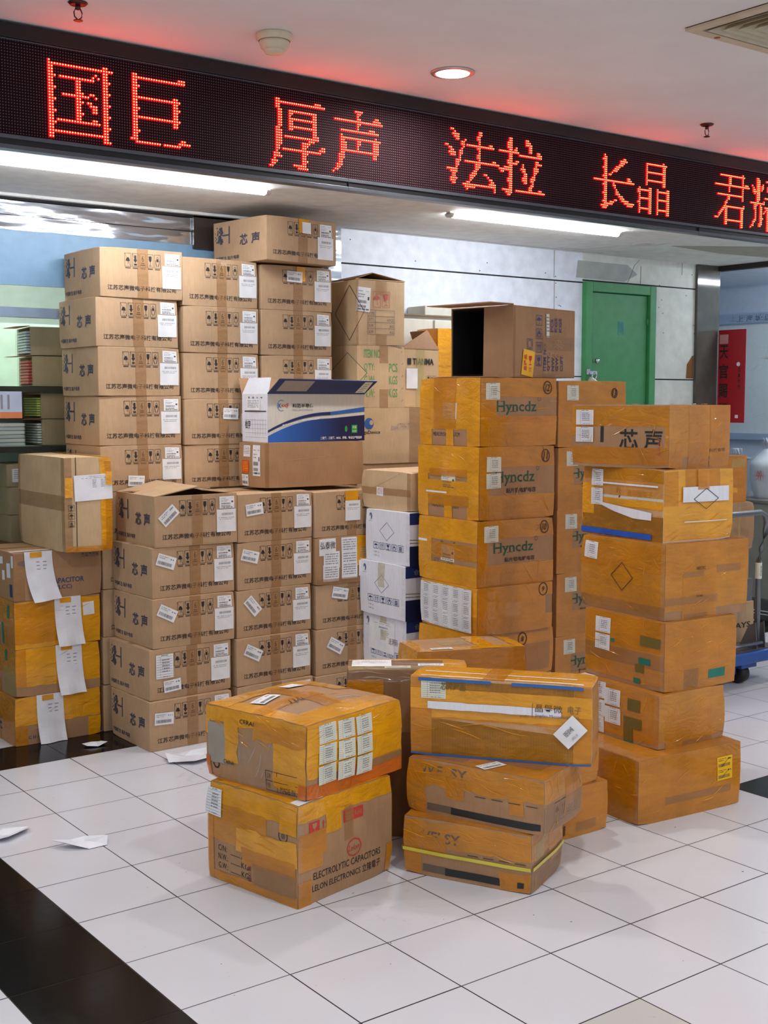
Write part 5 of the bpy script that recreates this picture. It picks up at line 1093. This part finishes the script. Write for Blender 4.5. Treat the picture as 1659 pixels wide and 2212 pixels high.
b.strip('F', 0, .82, 1, 1, AMBER, jag=.004); b.strip('F', .28, .64, .44, .97, AMBER, jag=.003); b.strip('F', 0, .46, .28, .70, AMBER3, jag=.002); b.strip('F', 0, .34, .24, .56, AMBER2); b.strip('F', .93, .0, 1, .3, AMBER3); b.strip('F', 0, 0, .13, .24, AMBER3); b.strip('F', .47, .5, .56, .84, CLEARB, 'clear_tape'); b.strip('F', 0, .1, .04, 1, CLEAR, 'clear_tape')
b.sticker('S', .075, .80, .072, .085, 'form', -2); b.wrinkles('S', 26, .03, .45, .97, .97, ang=-8); b.wrinkles('F', 14, .0, .84, .97, .98, ang=8); b.wrinkles('S', 10, .05, 0, .95, .1, ang=0); b.tape_wrap(AMBER, 'T', 3); b.strip('T', .02, .0, .25, .1, PAPER, 'torn_paper', .004); b.done()
b = Box('wrapped_box', 'box wrapped in amber tape with nine white labels, on the lettered capacitor box', (1.885, -4.905, .985, 13.6, 1.40, 1.36, .725), KRAFT2, None, seed=143, dent=.010, bulge=.006, zb=.018)
w, h = b.dim('F')
b.strip('S', 0, .80, 1, 1, AMBER, jag=.004); b.strip('S', 0, .60, .04, .98, AMBER); b.strip('S', .02, .22, .22, .78, GREYCARD, 'grey_card', .002); b.strip('S', .20, .30, .345, .86, AMBER, jag=.006); b.strip('S', .345, .05, .70, .70, CLEAR, 'clear_wrap', .002); b.strip('S', .70, .10, 1, .86, AMBER, jag=.008); b.strip('S', .5, .68, 1, .90, AMBER2, jag=.006)
b.strip('S', .345, .02, .375, .7, CLEAR, 'clear_wrap'); b.strip('S', .345, .0, .98, .10, CLEAR, 'clear_wrap', .003); b.strip('S', 0, 0, .045, .3, ORANGE, 'orange_tape'); b.strip('S', .93, 0, 1, .2, ORANGE, 'orange_tape'); b.strip('S', 0, .0, 1, .02, AMBER3)
b.ring('S', b.fr('S', .105, .20), .013, .005, INK, .0009, n=6); b.text('S', 'CHINA', .19, .24, .30, .30, INK, 0, off=.003); b.text('S', 'CERAMIC', .36, .84, .58, .9, INK, .01, off=.0025)
for k in range(3): b.seg('S', (.62*b.W, (.04+.13*k)*b.H), (.92*b.W, (.04+.13*k)*b.H), .0018, INK, .0028)
for a in (.62, .73): b.seg('S', (a*b.W, .04*b.H), (a*b.W, .30*b.H), .0018, INK, .0028)
b.text('S', 'G.W', .635, .20, .67, .27, INK, 0, off=.003); b.text('S', 'NO.', .635, .07, .67, .14, INK, 0, off=.003); b.text('S', 'MADE IN', .76, .05, .9, .12, INK, 0, off=.003)
b.strip('F', 0, .28, 1, 1, AMBER, jag=.003); b.strip('F', 0, 0, 1, .19, ORANGE, 'orange_tape', .003); b.strip('F', 0, 0, .10, .2, ORANGE, 'orange_tape'); b.strip('F', .44, 0, .58, .3, ORANGE, 'orange_tape'); b.strip('F', .6, .18, 1, .3, CLEARB, 'clear_tape'); b.strip('F', 0, .6, 1, 1, AMBER, jag=.003)
for i in range(3):
    for j in range(3): b.sticker('F', .20+.185*i-.004*j, .84-.27*j-.012*i, .070, .054, 'form', random.Random(i*3+j).uniform(-2, 2), PAPERY)
b.strip('T', 0, 0, 1, .22, AMBER, jag=.004); b.strip('T', 0, 0, .14, 1, AMBER, jag=.005); b.strip('T', .84, .5, 1, 1, AMBER, jag=.004); b.strip('T', 0, .80, .9, 1, AMBER, jag=.004); b.strip('T', .42, .2, .58, .9, AMBER2, jag=.006); b.strip('T', .0, .42, .62, .54, AMBER2, jag=.006); b.strip('T', .6, .1, .95, .34, CLEAR, 'clear_wrap', .004); b.strip('T', .1, .18, .5, .44, CLEAR, 'clear_wrap')
b.wrinkles('F', 16, .02, .78, .98, .97, ang=15); b.wrinkles('T', 18, .5, .02, .98, .3, CLEARG, ang=8, ln=(.02, .08)); b.wrinkles('S', 7, .4, .1, .66, .6, CLEARG, ang=65); b.sticker('T', .26, .66, .095, .05, 'bar', 14); b.strip('T', .62, .78, .78, .9, PAPER, 'torn_paper', .002)
b.wrinkles('T', 24, .03, .03, .97, .97); b.wrinkles('S', 34, .03, .55, .97, .97, ang=-14)
for k in range(7): b.seg('T', ((.27+.02*k)*b.L, (.40+.02*math.sin(k*2))*b.W), ((.30+.02*k)*b.L, (.47-.02*math.cos(k*3))*b.W), .0022, INK, .0035, 'pen_scribble')
b.done()
# ------------------------------------------------------------------ front centre: strapped boxes and the long logo box
for i, (q, lb) in enumerate((((3.722, -5.998, 0, 26.3, .90, 1.36, .585), 'taped box with a yellow plastic strap, on the floor at the front centre'), ((3.79, -6.09, .585, 20.5, .88, 1.53, .55), 'taped box with a black bar and handling icons, on the yellow strapped box'))):
    b = Box('strapped_box' if i == 0 else 'taped_box', lb, q, KRAFT2, None, seed=150+i, dent=.009, bulge=.004)
    w, h = b.dim('S')
    b.text('S', 'WELSY', .10, .62 if i == 0 else .74, .46, .80 if i == 0 else .92, INKG, .02); b.strip('S', .34, .07, .80 if i == 0 else .98, .20, BLACKP, 'black_bar', off=.001); b.strip('S', .16, .08, .36, .21, INKG, 'black_bar', off=.0009)
    b.strip('S', 0, .55, 1, .98, AMBER2, jag=.005); b.strip('S', .0, .0, .15, .75, AMBER3, jag=.003); b.strip('S', .16 if i == 0 else .3, .36, .34 if i == 0 else .44, .7, AMBER3, jag=.003); b.strip('S', .76, .0 if i == 0 else .3, 1 if i == 0 else .86, .32 if i == 0 else .6, AMBER3, jag=.004); b.wrinkles('S', 18, .02, .5, .98, .95, ang=-10); b.wrinkles('F', 12)
    for k in range(4): b.seg('S', ((.52+.12*k)*w, .50*h), ((.60+.12*k)*w, .50*h), .002, INK, .0032)
    b.strip('F', 0, .55, 1, 1, AMBER2, jag=.004); b.strip('F', .5, .3, 1, 1, AMBER3, jag=.004); b.strip('F', 0, 0, 1, .5, CLEARB, 'clear_tape'); b.strip('F', 0, 0, .04, 1, CLEAR, 'clear_wrap')
    b.icons('F', ['umbrella', 'up', 'six', 'glass'], .22 if i else .48, .86 if i else .96, .32, .36 if i else .22, INK)
    b.tape_wrap(AMBER3, 'T', 2)
    if i: b.strip('T', .3, .1, .9, .5, CLEARB, 'clear_tape', .004); b.strip('T', .1, .6, .3, .9, CLEARB, 'clear_tape'); b.sticker('T', .16, .42, .085, .045, 'bar', -22); b.strip('T', .02, .55, .2, .8, CLEAR, 'clear_wrap')
    else:
        b.strip('S', 0, .40, 1, .46, YSTRAP, 'yellow_strap', off=.006); b.strip('F', 0, .40, 1, .46, YSTRAP, 'yellow_strap', off=.006); b.strip('R', 0, .40, 1, .46, YSTRAP, 'yellow_strap', off=.006); b.strip('K', 0, .40, 1, .46, YSTRAP, 'yellow_strap', off=.006)
        b.strip('F', .06, .52, .34, .82, PALE, 'pale_tape'); b.strip('S', .90, .08, .95, .18, BLACKP, 'black_bar', off=.004)
    b.done()
b = Box('long_logo_box', 'long amber wrapped box with crescent logo, white band and two blue lines', (3.335, -4.62, 1.14, -52.7, 1.83, .54, .80), CREAMB, None, seed=160, dent=.006, bulge=.004)
w, h = b.dim('F')
f1 = lambda a: (.52-.17*a**.8)
for k in range(24):
    a0, a1 = k/24, (k+1)/24
    b.rect('F', [(a0*w, 0), (a1*w, 0), (a1*w, f1(a1)*h), (a0*w, f1(a0)*h)], OLIVED, .0008, 'olive_print')
b.strip('F', .06, .84, .96, .97, OLIVED, 'olive_print', off=.0009)
for k in range(60):
    a = .12+.014*k; b.seg('F', (a*w, .06*h), (a*w, (f1(a)-.06)*h), .0012, OLIVE, .0011, 'olive_print'); b.seg('F', (a*w, .86*h), (a*w, .95*h), .0012, OLIVE, .0011, 'olive_print') if k % 2 else None
b.strip('F', 0, .48, 1, .86, AMBER, jag=.002); b.strip('F', 0, .0, 1, .50, AMBER4, jag=.003); b.strip('F', 0, 0, .12, 1, AMBER2); b.strip('F', .90, 0, 1, 1, AMBER2); b.strip('F', .0, .86, 1, 1, AMBER4); b.strip('F', 0, .6, 1, .86, AMBER)
b.strip('F', .10, .605, .835, .70, WHITEB, 'white_band', .001, off=.0052); b.strip('F', .1, .612, .5, .63, WHITEB, 'white_band', off=.005)
b.strip('F', .045, .955, .45, .995, MIDBLUE, 'blue_line', off=.006); b.strip('F', .565, .955, .955, .995, MIDBLUE, 'blue_line', off=.006)
crescent(b, 'F', .635, .68, .018, INK); b.text('F', 'JINGDAO', .61, .575, .665, .592, INK, 0, off=.007); b.seg('F', (.68*w, .58*h), (.68*w, .76*h), .0016, INKG, .007)
b.text('F', '晶导微', .695, .655, .84, .75, INK, -.005, off=.007); b.text('F', '电子', .87, .655, .94, .75, INKG, -.005, off=.007); b.text('F', 'Jingdao Microelectronics', .695, .585, .93, .63, BLUEI, -.005, off=.007)
b.text('F', '芯片产品', .17, .85, .31, .95, OLIVE, .02, off=.0055)
b.sticker('F', .13, .86, .076, .060, 'form', 1, PAPERY); b.sticker('F', .885, .43, .082, .062, 'plain', 47, PAPER, off=.008)
b.text('F', '安捷乐谱共49箱', .845, .40, .905, .47, INK, .0, 'label_writing', off=.0095, rot=47); b.text('F', '上海代运 上海', .885, .355, .93, .39, GREYL, 0, 'label_writing', off=.0095, rot=47)
b.wrinkles('F', 16, .03, .3, .95, .45, ang=-4, ln=(.06, .2)); b.wrinkles('T', 10, ang=0); b.seg('F', (.0, .004), (w, .004), .006, MIDBLUE, .006)
b.tape_wrap(AMBER, 'T', 1); b.strip('T', .05, .1, .95, .16, WHITEB, 'white_line'); b.strip('T', .05, .45, .9, .5, WHITEB, 'white_line'); b.strip('T', .4, 0, .52, 1, AMBER2); b.done()
for i, (q, lb) in enumerate((((4.42, -5.09, 0, -1.5, 1.28, .85, .55), 'amber taped box on the floor behind the yellow strapped box, left of the right stack'), ((4.42, -5.06, .55, -1.5, 1.16, .82, .585), 'amber taped box peeking out under the right end of the long logo box'))):
    b = Box('taped_box', lb, q, KRAFT2, None, seed=165+i, dent=.007, bulge=.004); b.tape_wrap(AMBER2, 'FS', 2, 1, .004); b.strip('F', 0, .2, 1, 1, AMBER3); b.tape_wrap(AMBER3, 'T', 2)
    if i == 0: b.strip('F', .62, .1, .86, .3, CLEARB, 'clear_tape'); b.text('F', '三极', .44, .08, .5, .3, INK, .01, off=.003)
    b.done()
# brown box behind, and the flat taped box behind it
b = Box('clear_wrapped_box', 'brown box wrapped in clear film with labels on its top, behind the two front piles', (3.24, -3.63, 1.148, -36.9, 1.30, .56, .685), KDARK, None, seed=170, dent=.008, bulge=.005)
b.strip('F', 0, .2, .30, .86, AMBER2, jag=.002); b.strip('F', 0, .80, 1, 1, CLEAR, 'clear_wrap', .003); b.strip('F', .44, 0, .62, 1, CLEARB, 'clear_tape'); b.seg('F', (.62*b.L, 0), (.62*b.L, .8*b.H), .002, KDARK, .0016)
b.strip('T', 0, 0, 1, .9, CLEAR, 'clear_wrap', .003); b.wrinkles('T', 22, .02, .02, .98, .6, CLEARG, ang=0); b.wrinkles('F', 20, .0, .82, 1, .99, CLEARG, ang=0); b.strip('T', .8, 0, 1, 1, AMBER, jag=.003); b.strip('T', .0, .85, 1, 1, AMBER, jag=.002); b.sticker('T', .2, .6, .13, .10, 'ship', 0); b.sticker('T', .42, .25, .085, .035, 'bar', 0); b.sticker('T', .70, .45, .085, .035, 'bar', 0); b.strip('T', .0, .0, 1, .3, PALE, 'pale_tape', .003); b.done()
for k, lb in enumerate(('dark brown box on the floor in the gap between the two front piles', 'dark brown box in the gap between the two front piles, under the clear wrapped box')):
    b = Box('shaded_box', lb, (3.26, -3.64, .5725*k, -36.9, 1.26, .56, .5725), KDARK, None, seed=172+k, dent=.004)
    if k: b.strip('F', 0, .6, .3, 1, AMBER3)
    b.done()
b = Box('flat_taped_box', 'flat amber taped box with yellow strap between long logo box and centre stack', (5.13, -2.47, 1.05, -19.4, 1.455, .80, .55), KRAFT2, None, seed=175, dent=.009, bulge=.004)
b.strip('F', 0, .2, 1, 1, AMBER3, jag=.003); b.strip('F', .0, .1, .12, 1, AMBER2); b.strip('S', 0, 0, 1, 1, AMBER, jag=.003); b.strip('T', 0, 0, 1, .22, AMBER, jag=.006); b.strip('T', .0, .0, .10, 1, AMBER, jag=.003); b.strip('T', .58, 0, .74, 1, AMBER, jag=.006); b.strip('T', .9, 0, 1, 1, AMBER, jag=.003); b.strip('T', .30, .4, .56, .75, PALE, 'pale_tape', .004); b.sticker('T', .24, .15, .085, .03, 'bar', -3)
b.wrinkles('S', 14); b.wrinkles('T', 16); b.wrinkles('F', 8); b.strip('F', .25, .0, 1, .14, YSTRAP, 'yellow_strap', off=.006)
for k in range(6): b.seg('F', ((.45+.09*k)*b.L, .32*b.H), ((.51+.09*k)*b.L, .33*b.H), .002, INK, .004)
b.done()
for k in range(2): hid(5.18, -2.45, .525*k, .525, 1.1, .58, -19.4, 'plain brown carton hidden under the flat taped box', 'plain cartons hidden under the flat taped box')
# ------------------------------------------------------------------ trolley with its load, beyond the right stack
tr = empty('platform_trolley', (12.2*T, -.4*T, 0)); tag(tr, 'blue platform trolley with grey tube handle behind the right stack', 'trolley')
BLP = flat('blue platform', srgb(30, 76, 150), .4); TUB = flat('grey tube', srgb(118, 122, 126), .32, .6); RUB = flat('black rubber', srgb(16, 16, 18), .5); CARP = flat('grey mat', srgb(88, 80, 80), .8)
t = MB(); t.box((-1.35*T, -1.38*T, .36*T), (1.45*T, 2.6*T, .56*T), BLP); t.build('platform', tr, bevel=.012)
t = MB(); t.box((-1.28*T, -1.30*T, .56*T), (1.38*T, 2.52*T, .575*T), CARP); t.build('mat', tr)
for sx in (-.9, .55):
    for sy2 in (-1.1, 2.1):
        t = MB(); t.box(((sx-.18)*T, (sy2-.2)*T, .28*T), ((sx+.22)*T, (sy2+.2)*T, .37*T), BLP); t.box(((sx-.16)*T, (sy2-.05)*T, .16*T), ((sx-.12)*T, (sy2+.05)*T, .3*T), BLP); t.box(((sx+.12)*T, (sy2-.05)*T, .16*T), ((sx+.16)*T, (sy2+.05)*T, .3*T), BLP)
        cs = t.build('caster', tr, bevel=.003)
        t = MB(); t.lathe((sx*T, sy2*T, .17*T), [(.10*T, -.10*T), (.165*T, -.08*T), (.17*T, 0), (.165*T, .08*T), (.10*T, .10*T)], RUB, 28, 'X'); t.build('wheel', cs, smooth=True)
hx0, hx1, hy = -1.0*T, .86*T, -1.22*T
t = MB(); pts = [(hx1, hy, .62*T), (hx1, hy, 1.9*T), (hx1-.0, hy, 2.05*T), (hx1+.06*T, hy-.0, 2.25*T), (hx1+.16*T, hy, 2.52*T), (hx1+.18*T, hy, 2.68*T), (hx1+.14*T, hy, 2.80*T), (hx1+.02*T, hy, 2.86*T), (hx0+.0*T, hy, 2.86*T), (hx0-.14*T, hy, 2.80*T), (hx0-.18*T, hy, 2.68*T), (hx0, hy, 2.05*T), (hx0, hy, .62*T)]
t.tube(pts, .0145, TUB, 14); t.build('handle', tr, smooth=True)
t = MB(); t.tube([(hx0, hy-.03, .68*T), (hx1, hy-.03, .68*T)], .009, CHR, 12); t.build('cross_bar', tr, smooth=True)
t = MB(); t.tube([(hx1, hy, 1.75*T), (hx1, hy, 2.02*T)], .0165, PAPERY, 14); vs, fs, _ = text_geo('Cane', .0); t.raw([(hx1-.004-(y)*.012, hy-.0170, 1.885*T+x*.05) for x, y in vs], fs, INK); t.build('handle_tag', tr)
for hx in (hx0, hx1):
    for d in (-.10, .12):
        t = MB(); t.raw([(hx+d*T, hy-.08*T, .575*T), (hx+d*T, hy+.28*T, .575*T), (hx+d*T, hy+.1*T, .95*T), (hx+d*T, hy-.04*T, 1.02*T)]+[(hx+(d+.02)*T, hy-.08*T, .575*T), (hx+(d+.02)*T, hy+.28*T, .575*T), (hx+(d+.02)*T, hy+.1*T, .95*T), (hx+(d+.02)*T, hy-.04*T, 1.02*T)], [(0, 1, 2, 3), (7, 6, 5, 4), (0, 4, 5, 1), (1, 5, 6, 2), (2, 6, 7, 3), (3, 7, 4, 0)], TUB); t.build('bracket', tr)
b = Box('trolley_carton', 'brown carton with black S lettering at the bottom of the trolley load', (11.4, -1.18, .577, 0, 2.16, 1.6, .70), KRAFT, None, seed=180, dent=.004); b.text('F', 'RAYS', .70, .36, .955, .50, INK, .02); b.done()
b = Box('grey_case', 'grey flat case between the cartons on the trolley', (11.4, -1.16, 1.277, 0, 2.13, 1.55, .385), flat('case grey', srgb(110, 112, 112), .4, .3), None, seed=181); b.done()
b = Box('small_tan_carton', 'small tan carton with a white label on the grey case of the trolley load', (11.4, -1.15, 1.662, 0, 2.02, 1.5, .51), KRAFT2, None, seed=182, dent=.004); b.sticker('F', .96, .5, .03, .09, 'plain'); b.done()
b = Box('film_wrapped_carton', 'brown carton with loose pale tape strands, upper part of the trolley load', (11.3, -1.18, 2.172, 0, 2.2, 1.5, .82), KRAFT2, None, seed=183, dent=.008)
b.strip('F', .68, 0, .74, 1, PALE, 'pale_tape', .006); b.strip('F', .80, .2, .83, 1, PALE, 'pale_tape', .004); b.strip('F', .60, .0, .62, .9, PALE, 'pale_tape', .004); b.strip('F', 0, .9, 1, 1, CLEAR, 'clear_wrap', .006); b.done()
b = Box('amber_top_carton', 'amber taped carton on top of the trolley load', (11.2, -1.15, 2.992, 0, 2.1, 1.45, .80), KRAFT2, None, seed=184, dent=.006)
b.tape_wrap(AMBER2, 'F', 2); b.strip('F', 0, 0, 1, 1, AMBER3); b.strip('F', .72, .22, .88, .32, AMBER, jag=.003); b.strip('F', .8, .75, .98, .93, PALE, 'pale_tape', .006); b.tape_wrap(CLEARB, 'T', 1); b.done()
# counter, sink tray and plastic bag in the lit room
ct = empty('counter', (20*T, 2.2*T, 0)); tag(ct, 'low grey counter in the room behind the right glass', 'counter')
t = MB(); t.box((-.9*T, -4*T, 0), (.9*T, 3*T, 2.42*T), flat('counter grey', srgb(150, 150, 142), .5)); t.build('body', ct, bevel=.004); t = MB(); t.box((-.95*T, -4.05*T, 2.42*T), (.95*T, 3.05*T, 2.5*T), flat('counter top', srgb(130, 130, 122), .3)); t.build('top', ct, bevel=.004)
bag = MB(); rr = random.Random(8); prof = []
N = 22; vs = []
for j in range(12):
    f_ = j/11; z = f_*.34; rx = .72*(.13+.05*math.sin(f_*2.2))*(1-.75*max(0, f_-.72)/.28); 
    for k in range(N):
        a = 2*PI*k/N; q = noise.noise(Vector((math.cos(a)*2, math.sin(a)*2, f_*4)))*.022
        vs.append(((rx*.8+q)*math.cos(a), (rx+q)*math.sin(a), z))
BAGM = flat('white plastic film', srgb(214, 222, 232), .3)
bag.raw(vs, [(j*N+k, j*N+(k+1) % N, (j+1)*N+(k+1) % N, (j+1)*N+k) for j in range(11) for k in range(N)]+[tuple(reversed(range(N)))], BAGM)
bg = empty('plastic_bag', (19.6*T, 3.0*T, 2.5*T)); tag(bg, 'white plastic bag with tied handles on the counter behind the right glass', 'bag'); bag.build('bag_body', bg, smooth=True)
t = MB(); vs, fs, _ = text_geo('外', .02); t.raw([(-.118, -.02-x*.06, .16+y*.07) for x, y in vs], fs, PINKI); t.build('bag_print', bg)
t = MB(); 
for s_ in (-1, 1): t.tube([(0, s_*.03, .33), (0, s_*.05, .38), (0, s_*.02, .41), (0, 0, .36)], .007, BAGM, 8)
t.build('handle', bg, smooth=True)
pn_ = empty('steel_pan', (19.6*T, 3.9*T, 2.5*T)); tag(pn_, 'shiny steel pan lid on a stand on the counter behind the right glass', 'pan')
t = MB(); t.lathe((0, 0, 0), [(.07, 0), (.08, .16), (.08, .25), (.105, .26), (.108, .27), (.06, .285), (.02, .30)], CHR, 32); t.build('pan_body', pn_, smooth=True)
t = MB(); t.tube([(0, -.025, .29), (0, -.018, .33), (0, .018, .33), (0, .025, .29)], .008, PAPER, 8); t.build('lid_handle', pn_, smooth=True)
# ------------------------------------------------------------------ left shop: shelves with small cartons
SHM = flat('shelf green white', srgb(196, 214, 196), .5); UND = flat('shelf edge dark', srgb(52, 52, 44), .6)
rk = empty('display_shelf', (1.5*T, 4.9*T, 0)); tag(rk, 'pale green shelving inside the left shop behind the glass', 'shelf')
for z in (1.4, 2.55, 4.03, 4.93):
    t = MB(); t.box((-6*T, -1.1*T, (z-.06)*T), (5.6*T, 1.1*T, z*T), SHM); t.box((-6*T, -1.105*T, (z-.09)*T), (5.6*T, -1.08*T, (z)*T), UND if z > 3 else SHM); t.build('shelf_board', rk)
t = MB(); t.box((-6*T, 1.1*T, 0), (5.6*T, 1.16*T, 6*T), SHM); t.build('back_panel', rk)
for x in (-6, 5.55): t = MB(); t.box((x*T, -1.1*T, 0), ((x+.06)*T, 1.1*T, 6*T), SHM); t.build('upright', rk)
SQ = [(2.72, 3.88, 4.93, -6, .60, .8, .46, 'small open carton full of parts, lower of the pair on the upper shop shelf'), (2.70, 3.88, 5.39, -6, .60, .8, .44, 'small open carton full of parts, upper of the pair on the upper shop shelf'),
      (2.84, 3.86, 4.03, 0, .75, .8, .41, 'small carton full of parts, lower of the pair on the lower shop shelf'), (2.84, 3.86, 4.44, 2, .75, .8, .39, 'small carton full of parts, upper of the pair on the lower shop shelf')]
TRAY = [flat('tray grey', srgb(196, 206, 204), .5), flat('tray red', srgb(190, 70, 62), .5), flat('tray white', srgb(216, 222, 214), .5), flat('tray lime', srgb(190, 206, 110), .5)]
for i, q in enumerate(SQ):
    b = Box('parts_carton', q[7], q[:7], SHOPBOX, 'small cartons on the shop shelves', seed=190+i, dent=.004, open_='S', inner=KDARK)
    for k in range(8):
        t = b.part('tray_stack'); z0 = .012+k*(b.H-.03)/8; t.box(tuple(Vector((-.012, .02, z0))-b.c), tuple(Vector((b.L*.8, b.W*.7, z0+(b.H-.03)/8*.72))-b.c), TRAY[(0, 1, 2, 3)[[1, 0, 2, 3][i]]])
    b.flapquad([(0, 0, 1), (0, 1, 1), (-.35, .9, .98), (-.3, .1, .97)], 'flap', KDARK, .003); b.done()
for i in range(3):
    b = Box('shelf_carton', ('small plain carton with a white label, top of the pile at the left edge', 'small plain carton, second of the pile at the left edge', 'small plain carton, third of the pile at the left edge')[i], (2.28+.02*i, 3.86, 3.42-.42*(i)+.0, 0, .70, .7, .42 if i else .35), SHOPBOX, 'small cartons in the pile at the left edge', seed=200+i, dent=.003)
    if i == 0: b.sticker('F', .32, .5, .085, .062, 'lines', 0)
    b.done()
b = Box('shelf_carton', 'small dark carton at the bottom of the pile at the left edge', (2.2, 3.84, 2.552, 0, .72, .7, .0 + .028), KDARK, None, seed=204); b.done()
b = Box('shelf_carton', 'dark carton low behind the left pile on the bottom shop shelf', (2.2, 3.86, 1.402, 0, .8, .8, .50), KDARK, None, seed=205); b.strip('F', 0, .8, .5, 1, PAPER, 'white_label'); b.done()
b = Box('shelf_carton', 'dark carton standing on the lowest carton behind the left pile', (2.2, 3.86, 1.902, 0, .8, .8, .50), KDARK, None, seed=206); b.strip('F', .05, .72, .55, .86, GREYCARD, 'white_label'); b.done()
for k in range(6):
    t = MB(); t.box((-.14, -.10, 0), (.14, .10, .016), TRAY[2 if k % 2 else 0]); o = t.build('flat_tray', None, bevel=.003); o.location = (2.15*T, 4.3*T, 4.03*T+.0005+k*.0175); tag(o, 'pale flat trays piled on the lower shop shelf', 'tray', 'flat trays on the lower shop shelf')
st_ = MB(); st_.box((-.22, -.0015, 0), (.105, 0, .285*T*1.15), flat('poster blue grey', srgb(186, 198, 220), .4)); st_.box((-.22, -.0017, -.06*T), (.105, 0, .03*T), flat('poster orange', srgb(222, 128, 84), .4))
for k in range(9): st_.box((-.2+.03*k, -.0018, .07*T), (-.19+.03*k, -.0015, .28*T), GREYL)
ps = st_.build('glass_sticker', None); ps.location = (2.0*T, wy-.001, 4.52*T); tag(ps, 'blue and orange notice stuck on the left shop glass', 'sticker')
# ------------------------------------------------------------------ scraps on the floor
def scrap(name, label, cat, c, pts, mt, lift=.012, grp=None, seed=0):
    rr = random.Random(seed); t = MB(); n_ = len(pts); cxp = sum(p[0] for p in pts)/n_; cyp = sum(p[1] for p in pts)/n_
    ring = [(p[0], p[1], .0006+rr.random()*lift) for p in pts]; mid = [((p[0]+cxp)/2, (p[1]+cyp)/2, .0006+rr.random()*lift*.8) for p in pts]
    vs = ring+mid+[(cxp, cyp, .001)]
    t.raw(vs, [(i, (i+1) % n_, n_+(i+1) % n_, n_+i) for i in range(n_)]+[(n_+i, n_+(i+1) % n_, 2*n_) for i in range(n_)], mt)
    o = t.build(name, None); o.location = c; m_ = o.modifiers.new('thick', 'SOLIDIFY'); m_.thickness = .0004; m_.offset = 1; tag(o, label, cat, grp); return o
FILM = flat('backing paper', srgb(224, 226, 234), .4)
scrap('paper_scrap', 'curled white paper scrap on the tiles at the left edge', 'paper', (.30*T, -1.36*T, 0), [(-.1, -.04), (-.02, -.07), (.07, -.02), (.08, .02), (.0, .05), (-.08, .04)], FILM, .02, None, 1)
scrap('paper_scrap', 'folded white paper scrap on the white tiles left of the front pile', 'paper', (.84*T, -2.15*T, 0), [(-.09, .05), (-.06, -.01), (.0, -.05), (.06, -.05), (.08, -.01), (.02, .03), (-.03, .03)], FILM, .022, None, 2)
scrap('plastic_sheet', 'crumpled white plastic sheet on the floor before the front stack', 'sheet', (3.45*T, .12*T, 0), [(-.16, -.05), (-.08, -.12), (.06, -.08), (.2, -.02), (.24, .06), (.08, .08), (-.06, .06), (-.14, .02)], FILM, .03, None, 3)
scrap('film_scrap', 'crumpled clear film scrap on the black tiles left of the front stack', 'scrap', (2.52*T, 1.40*T, 0), [(-.04, -.02), (.0, -.04), (.05, -.02), (.04, .02), (-.01, .03), (-.05, .01)], FILM, .025, None, 4)
